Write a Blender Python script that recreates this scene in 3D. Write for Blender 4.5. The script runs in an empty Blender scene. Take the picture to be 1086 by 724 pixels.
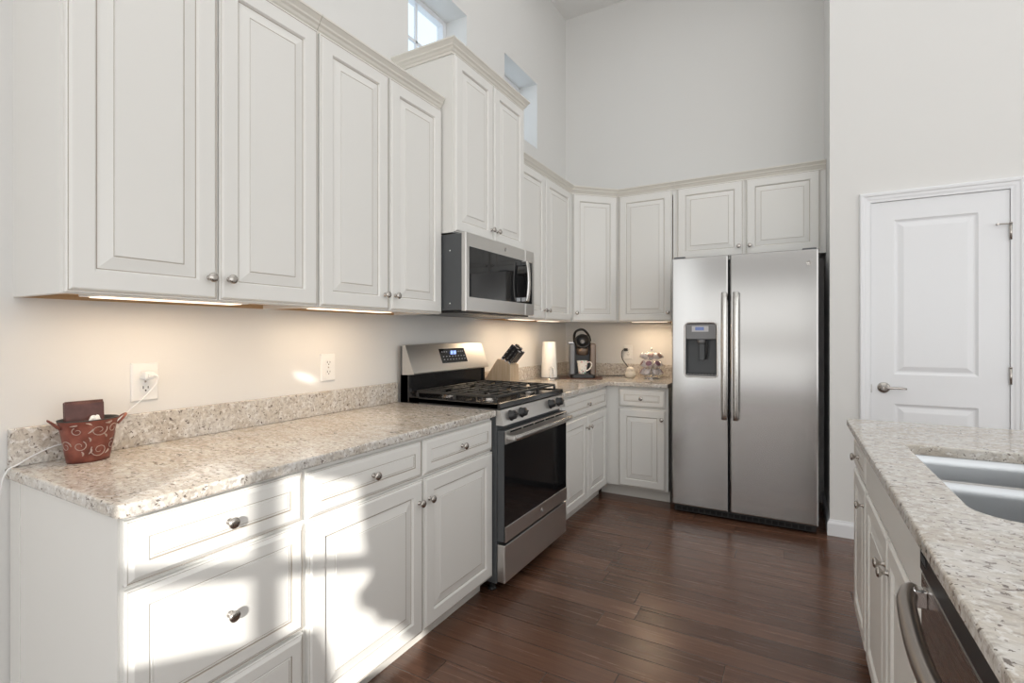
import bpy, bmesh, math, random
from mathutils import Vector, Matrix
random.seed(7)
PI = math.pi
scene = bpy.context.scene
C = scene.collection

# ------------------------------------------------------------------ camera, light, exposure
cam_d = bpy.data.cameras.new('camera'); cam = bpy.data.objects.new('camera', cam_d); C.objects.link(cam)
cam_d.sensor_width = 36.0; cam_d.lens = 36.0 * 531.17 / 1086.0
cam_d.shift_y = -(362 - 354.47) / 1086.0
cam_d.clip_start = 0.02
cam.location = (1.9057, -4.444, 1.2714); cam.rotation_euler = (PI / 2, 0, 0.5116)
scene.camera = cam

vs = scene.view_settings
vs.view_transform = 'Standard'; vs.look = 'None'; vs.gamma = 1.0; vs.use_curve_mapping = False
vs.exposure = 0.23
try:
    scene.cycles.use_denoising = True
    scene.cycles.max_bounces = 10; scene.cycles.diffuse_bounces = 6; scene.cycles.glossy_bounces = 5
    scene.cycles.sample_clamp_indirect = 6.0
except Exception:
    pass

world = bpy.data.worlds.new('world'); scene.world = world
world.use_nodes = True
bg = world.node_tree.nodes['Background']
bg.inputs['Color'].default_value = (0.70, 0.86, 1.0, 1); bg.inputs['Strength'].default_value = 1.25

def lamp(name, kind, loc, direction, energy, color=(1, 1, 1), size=None, spread=None):
    d = bpy.data.lights.new(name, kind); o = bpy.data.objects.new(name, d); C.objects.link(o)
    d.energy = energy; d.color = color
    o.location = loc
    o.rotation_euler = Vector(direction).to_track_quat('-Z', 'Y').to_euler()
    if kind == 'AREA':
        d.shape = 'RECTANGLE'; d.size, d.size_y = size
        if spread: d.spread = spread
    return o
SUN = Vector((-0.56, 0.82, -0.28)).normalized()
s = lamp('sun', 'SUN', (5, -12, 4), SUN, 6.2, (1.0, 0.965, 0.90)); s.data.angle = math.radians(0.3)
# unseen area lamps added as soft fill behind, beside and above the kitchen
def fill_lamp(name, loc, d, size, radiance, col): return lamp(name, 'AREA', loc, d, radiance * math.pi * size[0] * size[1], col, size)
fill_lamp('fill_rear', (1.05, -8.8, 1.77), (0, 1, 0), (2.5, 1.05), 1.0, (0.955, 0.985, 1.0))
fill_lamp('fill_rear', (1.05, -8.8, .57), (0, 1, 0), (2.5, .80), 1.1, (0.955, 0.985, 1.0))
fill_lamp('fill_rear_right', (4.55, -8.8, 1.25), (0, 1, 0), (3.5, 2.3), 2.4, (0.955, 0.985, 1.0))
fill_lamp('fill_rear_high', (3.1, -8.8, 3.62), (0, 1, 0), (6.0, 1.1), 0.8, (0.96, 0.985, 1.0))
fill_lamp('fill_side', (6.35, -4.9, 1.9), (-1, 0, 0), (6.6, 3.0), 1.3, (0.96, 0.985, 1.0))
fill_lamp('fill_near_left', (0.10, -7.0, 1.5), (1, 0, 0), (3.0, 2.6), 1.5, (0.93, 0.975, 1.0))
fill_lamp('fill_overhead', (2.6, -3.6, 4.2), (0, 0, -1), (4.6, 5.6), 0.52, (0.98, 0.99, 0.99))

# ------------------------------------------------------------------ materials
def mat(name, color=(0.8, 0.8, 0.8), rough=0.5, metal=0.0, **kw):
    m = bpy.data.materials.new(name); m.use_nodes = True
    b = m.node_tree.nodes['Principled BSDF']
    b.inputs['Base Color'].default_value = (*color, 1)
    b.inputs['Roughness'].default_value = rough; b.inputs['Metallic'].default_value = metal
    for k, v in kw.items():
        b.inputs[k].default_value = v
    return m
class NT:
    def __init__(s, m): s.t = m.node_tree; s.b = s.t.nodes['Principled BSDF']
    def n(s, typ, **kw):
        x = s.t.nodes.new(typ)
        for k, v in kw.items():
            setattr(x, k, v)
        return x
    def l(s, a, b): s.t.links.new(a, b)
    def math(s, op, a, b=None):
        x = s.n('ShaderNodeMath', operation=op)
        for i, v in enumerate((a, b)):
            if v is None: continue
            if hasattr(v, 'links'): s.l(v, x.inputs[i])
            else: x.inputs[i].default_value = v
        return x.outputs[0]
    def noise(s, vec, scale, detail=3, rough=0.5, dist=0.0):
        x = s.n('ShaderNodeTexNoise'); x.inputs['Scale'].default_value = scale; x.inputs['Detail'].default_value = detail
        x.inputs['Roughness'].default_value = rough; x.inputs['Distortion'].default_value = dist
        if vec is not None: s.l(vec, x.inputs['Vector'])
        return x.outputs['Fac']
    def ramp(s, fac, stops):
        x = s.n('ShaderNodeValToRGB'); e = x.color_ramp.elements
        while len(e) < len(stops): e.new(0.5)
        for q, (p, c) in zip(e, stops):
            q.position = p; q.color = (*c, 1) if len(c) == 3 else c
        s.l(fac, x.inputs[0]); return x.outputs[0]
    def mix(s, fac, a, b, blend='MIX'):
        x = s.n('ShaderNodeMix', data_type='RGBA', blend_type=blend)
        for i, v in ((0, fac), (6, a), (7, b)):
            if hasattr(v, 'links'): s.l(v, x.inputs[i])
            else: x.inputs[i].default_value = v if i == 0 else (*v, 1)
        return x.outputs[2]
    def bump(s, h, strength, dist=0.01):
        x = s.n('ShaderNodeBump'); x.inputs['Strength'].default_value = strength; x.inputs['Distance'].default_value = dist
        s.l(h, x.inputs['Height']); s.l(x.outputs[0], s.b.inputs['Normal'])
def pos(nt, scale=(1, 1, 1), rot=(0, 0, 0)):
    g = nt.n('ShaderNodeNewGeometry'); m = nt.n('ShaderNodeMapping')
    m.inputs['Scale'].default_value = scale; m.inputs['Rotation'].default_value = rot
    nt.l(g.outputs['Position'], m.inputs['Vector']); return m.outputs[0]

M = {}
def wallpaint(name, col):
    m = mat(name, col, 0.85); nt = NT(m); p = pos(nt)
    nt.bump(nt.noise(p, 180, 2), 0.05, 0.002)
    return m
M['wall'] = wallpaint('wall_paint', (0.725, 0.72, 0.705))
M['ceiling'] = wallpaint('ceiling_paint', (0.80, 0.795, 0.78))
M['trim'] = mat('white_trim_paint', (0.78, 0.79, 0.81), 0.35)
M['paint'] = mat('cream_cabinet_paint', (0.76, 0.752, 0.725), 0.32)
M['glaze'] = mat('brown_glaze_line', (0.40, 0.35, 0.295), 0.45)
M['crown'] = mat('cream_crown_paint', (0.70, 0.675, 0.62), 0.35)
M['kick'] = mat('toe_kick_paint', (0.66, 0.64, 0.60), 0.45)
M['ply'] = mat('plywood_underside', (0.50, 0.34, 0.19), 0.55)
def granite():
    m = mat('beige_granite', rough=0.1); nt = NT(m)
    p = pos(nt, (1, 1, 1), (0.2, 0.3, 0.6)); ps = pos(nt, (0.75, 1.8, 1.4), (0.1, 0.2, 0.45))
    base = nt.ramp(nt.noise(ps, 7, 5, 0.6, 0.5), [(0.34, (0.50, 0.445, 0.38)), (0.50, (0.58, 0.54, 0.485)), (0.66, (0.63, 0.61, 0.58))])
    grey = nt.ramp(nt.noise(ps, 52, 4, 0.62, 0.5), [(0.49, (0, 0, 0)), (0.61, (1, 1, 1))])
    c = nt.mix(nt.math('MULTIPLY', grey, 0.56), base, (0.29, 0.255, 0.225))
    lite = nt.ramp(nt.noise(p, 64, 3, 0.6), [(0.54, (0, 0, 0)), (0.62, (1, 1, 1))])
    c = nt.mix(nt.math('MULTIPLY', lite, 0.65), c, (0.77, 0.76, 0.74))
    speck = nt.ramp(nt.noise(p, 78, 3, 0.6, 0.4), [(0.62, (0, 0, 0)), (0.655, (1, 1, 1))])
    c = nt.mix(nt.math('MULTIPLY', speck, 0.85), c, (0.085, 0.06, 0.05))
    clump = nt.ramp(nt.noise(ps, 27, 3, 0.6, 1.0), [(0.65, (0, 0, 0)), (0.68, (1, 1, 1))])
    c = nt.mix(nt.math('MULTIPLY', clump, 0.85), c, (0.12, 0.085, 0.07))
    nt.l(c, nt.b.inputs['Base Color'])
    nt.b.inputs['Specular IOR Level'].default_value = 0.5
    return m
M['granite'] = granite()
def wood_floor():
    m = mat('dark_plank_floor', rough=0.3); nt = NT(m)
    g = nt.n('ShaderNodeNewGeometry'); sx = nt.n('ShaderNodeSeparateXYZ'); nt.l(g.outputs['Position'], sx.inputs[0])
    W, L = 0.127, 1.15
    yy = nt.math('DIVIDE', nt.math('ADD', sx.outputs[1], 10 * 1.27 + 2.23 - 0.001), W)
    row = nt.math('FLOOR', yy); fy = nt.math('FRACT', yy)
    wn = nt.n('ShaderNodeTexWhiteNoise', noise_dimensions='1D'); nt.l(row, wn.inputs['W'])
    xx = nt.math('ADD', nt.math('DIVIDE', nt.math('ADD', sx.outputs[0], 20), L), nt.math('MULTIPLY', wn.outputs['Value'], 7.3))
    col = nt.math('FLOOR', xx); fx = nt.math('FRACT', xx)
    cv = nt.n('ShaderNodeCombineXYZ'); nt.l(row, cv.inputs[0]); nt.l(col, cv.inputs[1])
    w2 = nt.n('ShaderNodeTexWhiteNoise', noise_dimensions='2D'); nt.l(cv.outputs[0], w2.inputs['Vector'])
    tone = nt.ramp(w2.outputs['Value'], [(0.0, (0.100, 0.049, 0.031)), (0.35, (0.122, 0.060, 0.038)), (0.7, (0.140, 0.070, 0.044)), (1.0, (0.160, 0.082, 0.053))])
    mp = nt.n('ShaderNodeMapping'); mp.inputs['Scale'].default_value = (0.7, 22, 1)
    nt.l(g.outputs['Position'], mp.inputs['Vector'])
    va = nt.n('ShaderNodeVectorMath', operation='ADD'); nt.l(mp.outputs[0], va.inputs[0])
    cs = nt.n('ShaderNodeVectorMath', operation='SCALE'); nt.l(cv.outputs[0], cs.inputs[0]); cs.inputs['Scale'].default_value = 3.7
    nt.l(cs.outputs[0], va.inputs[1])
    grain = nt.noise(va.outputs[0], 3.0, 6, 0.65, 0.5)
    gcol = nt.ramp(grain, [(0.25, (0.62, 0.60, 0.60)), (0.75, (1.28, 1.26, 1.24))])
    c = nt.mix(1.0, tone, gcol, 'MULTIPLY')
    ey = nt.math('MINIMUM', fy, nt.math('SUBTRACT', 1.0, fy)); ex = nt.math('MINIMUM', fx, nt.math('SUBTRACT', 1.0, fx))
    seam = nt.math('MINIMUM', nt.math('MULTIPLY', ey, W), nt.math('MULTIPLY', ex, L))
    sm = nt.n('ShaderNodeMapRange'); sm.inputs['From Min'].default_value = 0.0006; sm.inputs['From Max'].default_value = 0.0030
    nt.l(seam, sm.inputs['Value'])
    c = nt.mix(sm.outputs[0], (0.045, 0.022, 0.015), c)
    dust = nt.ramp(nt.noise(pos(nt), 210, 1, 0.5), [(0.765, (0, 0, 0)), (0.79, (1, 1, 1))])
    dm = nt.ramp(nt.noise(pos(nt), 1.1, 2, 0.5), [(0.45, (0, 0, 0)), (0.62, (0.4, 0.4, 0.4))])
    c = nt.mix(nt.math('MULTIPLY', dust, dm), c, (0.45, 0.38, 0.33))
    nt.l(c, nt.b.inputs['Base Color'])
    mp2 = nt.n('ShaderNodeMapping'); mp2.inputs['Scale'].default_value = (0.8, 34, 1); nt.l(g.outputs['Position'], mp2.inputs['Vector'])
    scr = nt.noise(mp2.outputs[0], 2.4, 2, 0.5, 0.3)
    h = nt.math('ADD', nt.math('MULTIPLY', scr, 0.9), nt.math('MULTIPLY', sm.outputs[0], 0.5))
    nt.bump(h, 0.34, 0.004)
    rr = nt.ramp(grain, [(0.2, (0.19, 0.19, 0.19)), (0.8, (0.31, 0.31, 0.31))]); nt.l(rr, nt.b.inputs['Roughness']); nt.b.inputs['Specular IOR Level'].default_value = 0.75
    return m
M['floor'] = wood_floor()
def steel(name, col, rough, axis):
    m = mat(name, col, rough, 1.0); nt = NT(m)
    tc = nt.n('ShaderNodeTexCoord'); mp = nt.n('ShaderNodeMapping')
    mp.inputs['Scale'].default_value = {'x': (1.5, 420, 420), 'z': (420, 420, 1.5)}[axis]
    nt.l(tc.outputs['Object'], mp.inputs['Vector'])
    f = nt.noise(mp.outputs[0], 3.0, 3, 0.6)
    r = nt.n('ShaderNodeMapRange'); r.inputs['To Min'].default_value = rough - 0.03; r.inputs['To Max'].default_value = rough + 0.04
    nt.l(f, r.inputs['Value']); nt.l(r.outputs[0], nt.b.inputs['Roughness'])
    nt.bump(f, 0.012, 0.001)
    return m
M['steel'] = steel('brushed_steel', (0.66, 0.645, 0.625), 0.36, 'x')
M['steel_fridge'] = steel('fridge_steel', (0.42, 0.412, 0.405), 0.15, 'x')
M['steel_dark'] = steel('dark_dishwasher_steel', (0.36, 0.33, 0.31), 0.26, 'x')
M['bar'] = mat('smooth_steel_bar', (0.56, 0.545, 0.525), 0.27, 1.0)
M['bar_dark'] = mat('smooth_dark_steel_bar', (0.37, 0.335, 0.31), 0.3, 1.0)
M['sink'] = steel('sink_steel', (0.50, 0.515, 0.53), 0.30, 'x')
M['chrome'] = mat('chrome', (0.78, 0.78, 0.78), 0.08, 1.0)
M['nickel'] = mat('brushed_nickel', (0.50, 0.47, 0.44), 0.25, 1.0)
M['black'] = mat('black_plastic', (0.018, 0.018, 0.019), 0.35)
M['gloss'] = mat('black_glass', (0.010, 0.010, 0.011), 0.04)
M['dkgrey'] = mat('dark_grey_enamel', (0.075, 0.08, 0.085), 0.38)
M['enamel'] = mat('black_enamel', (0.014, 0.014, 0.015), 0.16)
M['iron'] = mat('cast_iron', (0.03, 0.029, 0.028), 0.42)
M['slot'] = mat('dark_slot', (0.004, 0.004, 0.004), 0.8)
M['plastic'] = mat('white_plastic', (0.80, 0.80, 0.79), 0.3)
M['cable'] = mat('white_cable', (0.82, 0.82, 0.82), 0.4)
M['grey_plastic'] = mat('grey_plastic', (0.20, 0.20, 0.205), 0.35)
M['mark'] = mat('light_print', (0.55, 0.55, 0.56), 0.4)
def emit(name, col, st):
    m = mat(name, col, 0.3); b = m.node_tree.nodes['Principled BSDF']
    b.inputs['Emission Color'].default_value = (*col, 1); b.inputs['Emission Strength'].default_value = st
    return m
M['display'] = emit('blue_display', (0.10, 0.14, 0.30), 0.5)
M['digit'] = emit('display_digits', (0.45, 0.60, 0.95), 0.9)
M['led'] = emit('undercabinet_diffuser', (1.0, 0.82, 0.64), 1.3)
def wood(name, a, b, scale=(30, 30, 2.5), rough=0.45):
    m = mat(name, a, rough); nt = NT(m); tc = nt.n('ShaderNodeTexCoord'); mp = nt.n('ShaderNodeMapping')
    mp.inputs['Scale'].default_value = scale; nt.l(tc.outputs['Object'], mp.inputs['Vector'])
    nt.l(nt.ramp(nt.noise(mp.outputs[0], 2.5, 4, 0.6, 0.5), [(0.3, a), (0.7, b)]), nt.b.inputs['Base Color'])
    return m
M['blockwood'] = wood('pale_knife_block_wood', (0.56, 0.40, 0.25), (0.68, 0.53, 0.37))
M['matwood'] = mat('brown_coaster_mat', (0.10, 0.05, 0.035), 0.5)
def leather():
    m = mat('brown_leather', (0.085, 0.03, 0.024), 0.38); nt = NT(m); p = pos(nt)
    nt.l(nt.ramp(nt.noise(p, 24, 3), [(0.3, (0.055, 0.018, 0.016)), (0.7, (0.13, 0.05, 0.04))]), nt.b.inputs['Base Color'])
    nt.bump(nt.noise(p, 420, 2), 0.25, 0.001); return m
M['leather'] = leather()
def copper():
    m = mat('painted_copper', (0.30, 0.08, 0.05), 0.38, 0.15); nt = NT(m); p = pos(nt)
    nt.l(nt.ramp(nt.noise(p, 30, 4), [(0.3, (0.13, 0.035, 0.024)), (0.52, (0.22, 0.062, 0.042)), (0.75, (0.31, 0.11, 0.075))]), nt.b.inputs['Base Color'])
    return m
M['copper'] = copper()
M['relief'] = mat('worn_silver_relief', (0.47, 0.36, 0.31), 0.32, 0.4)
M['paper'] = mat('paper_towel', (0.82, 0.82, 0.81), 0.9)
M['ceramic'] = mat('cream_ceramic', (0.72, 0.67, 0.58), 0.35)
def mugmat():
    m = mat('printed_mug_glaze', (0.82, 0.80, 0.77), 0.2); nt = NT(m); tc = nt.n('ShaderNodeTexCoord')
    a = nt.ramp(nt.noise(tc.outputs['Object'], 45, 2), [(0.60, (0, 0, 0)), (0.63, (1, 1, 1))])
    mp = nt.n('ShaderNodeMapping'); mp.inputs['Location'].default_value = (3, 5, 1); nt.l(tc.outputs['Object'], mp.inputs['Vector'])
    b = nt.ramp(nt.noise(mp.outputs[0], 50, 2), [(0.63, (0, 0, 0)), (0.66, (1, 1, 1))])
    c = nt.mix(a, (0.82, 0.80, 0.77), (0.22, 0.42, 0.36)); c = nt.mix(b, c, (0.55, 0.20, 0.22))
    nt.l(c, nt.b.inputs['Base Color']); return m
M['mug'] = mugmat()
M['podcup'] = mat('pod_cup_plastic', (0.74, 0.73, 0.77), 0.25)
M['foil1'] = mat('plum_foil_lid', (0.26, 0.15, 0.20), 0.3, 0.3)
M['foil2'] = mat('bronze_foil_lid', (0.33, 0.23, 0.21), 0.3, 0.3)
M['foil3'] = mat('pale_foil_lid', (0.60, 0.57, 0.60), 0.3, 0.3)
M['coffee_black'] = mat('coffee_maker_black', (0.014, 0.013, 0.012), 0.36)
M['coffee_grey'] = mat('coffee_maker_grey', (0.165, 0.17, 0.18), 0.35, 0.4)
M['coffee_brown'] = mat('coffee_maker_bronze', (0.17, 0.13, 0.105), 0.3, 0.6)
M['tank'] = mat('smoky_water_tank', (0.05, 0.04, 0.035), 0.12)
def glassmat():
    m = bpy.data.materials.new('window_glass'); m.use_nodes = True; t = m.node_tree; t.nodes.clear()
    o = t.nodes.new('ShaderNodeOutputMaterial'); a = t.nodes.new('ShaderNodeBsdfTransparent'); b = t.nodes.new('ShaderNodeBsdfGlossy')
    b.inputs['Roughness'].default_value = 0.02; mx = t.nodes.new('ShaderNodeMixShader'); mx.inputs[0].default_value = 0.06
    t.links.new(a.outputs[0], mx.inputs[1]); t.links.new(b.outputs[0], mx.inputs[2]); t.links.new(mx.outputs[0], o.inputs[0])
    return m
M['glass'] = glassmat()
M['fabric'] = mat('shade_fabric', (0.70, 0.67, 0.62), 0.9)

# ------------------------------------------------------------------ mesh helpers
class MB:
    """collects shapes; becomes one mesh object"""
    def __init__(s): s.v = []; s.f = []; s.m = []; s.sm = []; s.mats = []
    def mi(s, m):
        if m not in s.mats: s.mats.append(m)
        return s.mats.index(m)
    def add(s, vs, fs, m, smooth=False, T=None):
        b = len(s.v); i = s.mi(m)
        s.v += [tuple(T @ Vector(v)) if T else tuple(v) for v in vs]
        for f in fs:
            s.f.append([b + k for k in f]); s.m.append(i); s.sm.append(smooth)
    def box(s, x0, x1, y0, y1, z0, z1, m, bev=0.0, seg=2, T=None):
        if x0 > x1: x0, x1 = x1, x0
        if y0 > y1: y0, y1 = y1, y0
        if z0 > z1: z0, z1 = z1, z0
        bm = bmesh.new()
        bmesh.ops.create_cube(bm, size=1, matrix=Matrix.Translation(((x0 + x1) / 2, (y0 + y1) / 2, (z0 + z1) / 2)) @ Matrix.Diagonal((x1 - x0, y1 - y0, z1 - z0, 1)))
        if bev > 0:
            bmesh.ops.bevel(bm, geom=bm.edges[:], offset=min(bev, 0.49 * min(x1 - x0, y1 - y0, z1 - z0)), segments=seg, affect='EDGES', profile=0.5)
        s.bm(bm, m, False, T); return s
    def bm(s, bm, m, smooth=False, T=None):
        bm.verts.ensure_lookup_table()
        for i, v in enumerate(bm.verts): v.index = i
        s.add([v.co[:] for v in bm.verts], [[v.index for v in f.verts] for f in bm.faces], m, smooth, T); bm.free()
    def prism(s, poly, axis, a, b, m, smooth=False, T=None):
        """poly: 2-D points in the two other axes (in xyz order); extruded along axis from a to b"""
        n = len(poly); ax = 'xyz'.index(axis)
        def mk(p, t):
            q = list(p); q.insert(ax, t); return tuple(q)
        vs = [mk(p, a) for p in poly] + [mk(p, b) for p in poly]
        fs = [[i, (i + 1) % n, n + (i + 1) % n, n + i] for i in range(n)]
        s.add(vs, fs, m, smooth, T); s.add(vs, [list(range(n))[::-1], [n + i for i in range(n)]], m, False, T)
        return s
    def rings(s, loops, mats, cap0=None, cap1=None, smooth=False, T=None, closed=True):
        """loops: equal-length point loops joined by quads; mats[i] joins loop i and i+1"""
        n = len(loops[0])
        if isinstance(mats, str): mats = [mats] * (len(loops) - 1)
        for i in range(len(loops) - 1):
            vs = list(loops[i]) + list(loops[i + 1])
            r = range(n) if closed else range(n - 1)
            s.add(vs, [[k, (k + 1) % n, n + (k + 1) % n, n + k] for k in r], mats[i], smooth, T)
        if cap0: s.add(loops[0], [list(range(n))[::-1]], cap0, False, T)
        if cap1: s.add(loops[-1], [list(range(n))], cap1, False, T)
        return s
    def lathe(s, o, ax, prof, m, seg=20, smooth=True, T=None, cap=True):
        """prof: (radius, distance along ax from o)"""
        ax = Vector(ax).normalized(); o = Vector(o)
        u = ax.orthogonal().normalized(); w = ax.cross(u)
        loops = []
        for r, d in prof:
            loops.append([tuple(o + ax * d + (u * math.cos(2 * PI * k / seg) + w * math.sin(2 * PI * k / seg)) * max(r, 1e-5)) for k in range(seg)])
        mats = m if isinstance(m, list) else [m] * (len(prof) - 1)
        s.rings(loops, mats, mats[0] if cap else None, mats[-1] if cap else None, smooth, T); return s
    def tube(s, pts, r, m, seg=10, smooth=True, sq=None, T=None, up=None):
        """swept tube; r one radius or list; sq=(a,b) scales the two section axes"""
        pts = [Vector(p) for p in pts]; n = len(pts); loops = []
        t0 = (pts[1] - pts[0]).normalized()
        u = (Vector(up) - t0 * Vector(up).dot(t0)).normalized() if up else t0.orthogonal().normalized()
        for i, p in enumerate(pts):
            t = (pts[min(i + 1, n - 1)] - pts[max(i - 1, 0)]).normalized()
            u = (u - t * u.dot(t)).normalized(); w = t.cross(u)
            rr = r[i] if isinstance(r, (list, tuple)) else r
            a, b = sq if sq else (1, 1)
            loops.append([tuple(p + (u * a * math.cos(2 * PI * k / seg) + w * b * math.sin(2 * PI * k / seg)) * rr) for k in range(seg)])
        s.rings(loops, m, m, m, smooth, T); return s
    def sphere(s, c, r, m, seg=16, rings=10, sc=(1, 1, 1), T=None):
        bm = bmesh.new(); bmesh.ops.create_uvsphere(bm, u_segments=seg, v_segments=rings, radius=r, matrix=Matrix.Translation(c) @ Matrix.Diagonal((*sc, 1)))
        s.bm(bm, m, True, T); return s
    def build(s, name, parent=None, label=None, auto=True):
        me = bpy.data.meshes.new(name); me.from_pydata(s.v, [], s.f)
        for k in s.mats: me.materials.append(M[k])
        me.polygons.foreach_set('material_index', s.m); me.polygons.foreach_set('use_smooth', s.sm)
        bm = bmesh.new(); bm.from_mesh(me); bmesh.ops.remove_doubles(bm, verts=bm.verts, dist=1e-6)
        bmesh.ops.recalc_face_normals(bm, faces=bm.faces); bm.to_mesh(me); bm.free(); me.update()
        o = bpy.data.objects.new(name, me); C.objects.link(o)
        if parent is not None: o.parent = parent
        if label: o['label'] = label
        return o

def bez(p0, p1, p2, p3, n=14):
    P = [Vector(p) for p in (p0, p1, p2, p3)]
    return [P[0] * (1 - t) ** 3 + P[1] * 3 * t * (1 - t) ** 2 + P[2] * 3 * t * t * (1 - t) + P[3] * t ** 3 for t in [i / n for i in range(n + 1)]]
def smoothpath(pts, n=8):
    P = [Vector(p) for p in pts]; out = []
    for i in range(len(P) - 1):
        a = P[max(i - 1, 0)]; b = P[i]; c = P[i + 1]; d = P[min(i + 2, len(P) - 1)]
        for k in range(n):
            t = k / n
            out.append(0.5 * ((2 * b) + (c - a) * t + (2 * a - 5 * b + 4 * c - d) * t * t + (3 * b - a - 3 * c + d) * t ** 3))
    out.append(P[-1]); return out
def thing(name, label, cat, loc=(0, 0, 0), rz=0.0, group=None):
    o = bpy.data.objects.new(name, None); C.objects.link(o); o.empty_display_size = 0.1
    o.location = loc; o.rotation_euler = (0, 0, rz); o['label'] = label; o['category'] = cat
    if group: o['group'] = group
    return o
def tag(o, label, cat, group=None):
    o['label'] = label; o['category'] = cat
    if group: o['group'] = group
    return o
def struct(name, mb, label=None):
    o = mb.build(name); o['kind'] = 'structure'
    if label: o['label'] = label
    return o
def dup(root, loc, rz, label, group=None):
    r = root.copy(); C.objects.link(r); r.location = loc
    r.rotation_euler = rz if isinstance(rz, tuple) else (0, 0, rz)
    r['label'] = label
    if group: r['group'] = group
    for ch in list(root.children):
        c = ch.copy(); C.objects.link(c); c.parent = r
        for g in list(ch.children):
            d = g.copy(); C.objects.link(d); d.parent = c
    return r

R90, RM90, R45 = PI / 2, -PI / 2, PI / 4
# every cabinet and appliance is built in its own frame: X to its right, -Y out of its front, Z up

def rect(i, x0, x1, z0, z1, y):
    return [(x0 + i, y, z0 + i), (x1 - i, y, z0 + i), (x1 - i, y, z1 - i), (x0 + i, y, z1 - i)]
DOOR = [(0, .02, 'paint'), (0, .006, 'paint'), (.0035, .0045, 'paint'), (.0055, .0058, 'glaze'), (.010, .0008, 'paint'), (.012, 0, 'paint'), (.058, 0, 'paint'),
        (.0615, .0045, 'paint'), (.0635, .0085, 'paint'), (.0660, .0088, 'glaze'), (.100, .0025, 'paint'), (.1018, .0038, 'glaze'), (.1035, .0012, 'paint')]
DRAWER = [(0, .02, 'paint'), (0, .009, 'paint'), (.003, .006, 'paint'), (.0045, .007, 'glaze'), (.013, .0012, 'paint'), (.015, 0, 'paint'), (.044, 0, 'paint'),
          (.0450, .0022, 'glaze'), (.0465, .0022, 'glaze'), (.0485, 0.0002, 'paint'), (.0525, .0002, 'paint'), (.0533, .0016, 'glaze'), (.0545, 0.0004, 'paint')]
SLAB = [(0, .02, 'paint'), (0, .006, 'paint'), (.003, .0035, 'paint'), (.0045, .0045, 'glaze'), (.009, .0008, 'paint'), (.011, 0, 'paint')]
def front(name, parent, x0, x1, z0, z1, prof, knob=None, y=-.02, klabel=None):
    mb = MB(); loops = [rect(i, x0, x1, z0, z1, y + d) for i, d, _ in prof]
    mb.rings(loops, [p[2] for p in prof[1:]], 'paint', 'paint')
    o = mb.build(name, parent)
    if knob:
        k = MB(); k.lathe((knob[0], y, knob[1]), (0, -1, 0), KNOB, 'nickel', 20); k.build('knob', o, 'round brushed nickel knob')
    return o
KNOB = [(.0085, -.0005), (.0085, .002), (.0055, .004), (.005, .011), (.0065, .015), (.0125, .019), (.0148, .022), (.0150, .0245), (.0125, .0275), (.006, .029), (.0005, .0293)]

CROWN = [(0, -.014), (.005, -.014), (.005, -.002), (.010, .003), (.014, .012), (.021, .019), (.0225, .026), (.033, .040), (.036, .042), (.036, .050), (0, .050)]
def crown(parent, path, z, prev=None, nxt=None, sc=1.0, prof=CROWN):
    P = [Vector((p[0], p[1])) for p in path]; n = len(P)
    E = [Vector(prev) if prev else None] + P + [Vector(nxt) if nxt else None]
    def nrm(a, b):
        d = (b - a).normalized(); return Vector((d.y, -d.x))
    loops = []
    for i in range(1, n + 1):
        ns = []
        if E[i - 1] is not None: ns.append(nrm(E[i - 1], E[i]))
        if E[i + 1] is not None: ns.append(nrm(E[i], E[i + 1]))
        if len(ns) == 2:
            m = (ns[0] + ns[1]); m = m / m.length; m = m / max(m.dot(ns[0]), 0.3)
        else: m = ns[0]
        loops.append([(E[i].x + m.x * o * sc, E[i].y + m.y * o * sc, z + h * sc) for o, h in prof])
    mb = MB(); mb.rings(loops, 'crown', 'crown', 'crown'); return mb.build('crown_molding', parent, 'cream crown molding strip')

def wall_cabinet(label, loc, rz, w, h, depth, doors, crownpath=None, prev=None, nxt=None, csc=1.0, filler=None):
    t = thing('wall_cabinet', label, 'cabinet', loc, rz, 'wall cabinets')
    mb = MB(); T = .018
    mb.box(0, T, 0.0, depth, 0, h, 'paint'); mb.box(w - T, w, 0.0, depth, 0, h, 'paint')
    mb.box(T, w - T, 0.0, depth, h - T, h, 'paint'); mb.box(T, w - T, depth - .01, depth, .0, h - T, 'ply')
    mb.box(T, w - T, .02, depth - .01, .014, .026, 'ply')
    mb.box(T, w - T, 0, .02, 0, .035, 'paint'); mb.box(T, w - T, 0, .02, h - .05, h - T, 'paint')
    mids = [(doors[i][1] + doors[i + 1][0]) / 2 for i in range(len(doors) - 1)]
    for xm in mids: mb.box(xm - .02, xm + .02, 0.0, .02, .035, h - .05, 'paint')
    if filler: mb.box(w, w + filler, 0.0, .02, 0, h, 'paint')
    mb.build('carcass', t)
    for x0, x1, z0, z1, kn in doors:
        kx = None
        if kn == 'r': kx = (x1 - .028, z0 + .068)
        if kn == 'l': kx = (x0 + .028, z0 + .068)
        front('door', t, x0, x1, z0, z1, DOOR, kx)
    if crownpath: crown(t, crownpath, h, prev, nxt, csc)
    return t

def base_cabinet(label, loc, rz, w, depth, fronts, h=.87, kick=.09, filler=None, group='base cabinets', ends=(0, 0)):
    t = thing('base_cabinet', label, 'cabinet', loc, rz, group)
    mb = MB(); mb.box(0, w, 0, depth, kick, h, 'paint', .0015, 1)
    if filler: mb.box(filler[0], filler[1], 0, .02, kick, h, 'paint')
    mb.build('carcass', t)
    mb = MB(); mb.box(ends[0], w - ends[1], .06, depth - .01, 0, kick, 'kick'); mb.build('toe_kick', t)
    for name, x0, x1, z0, z1, prof, kn in fronts: front(name, t, x0, x1, z0, z1, prof, kn)
    return t

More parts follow.
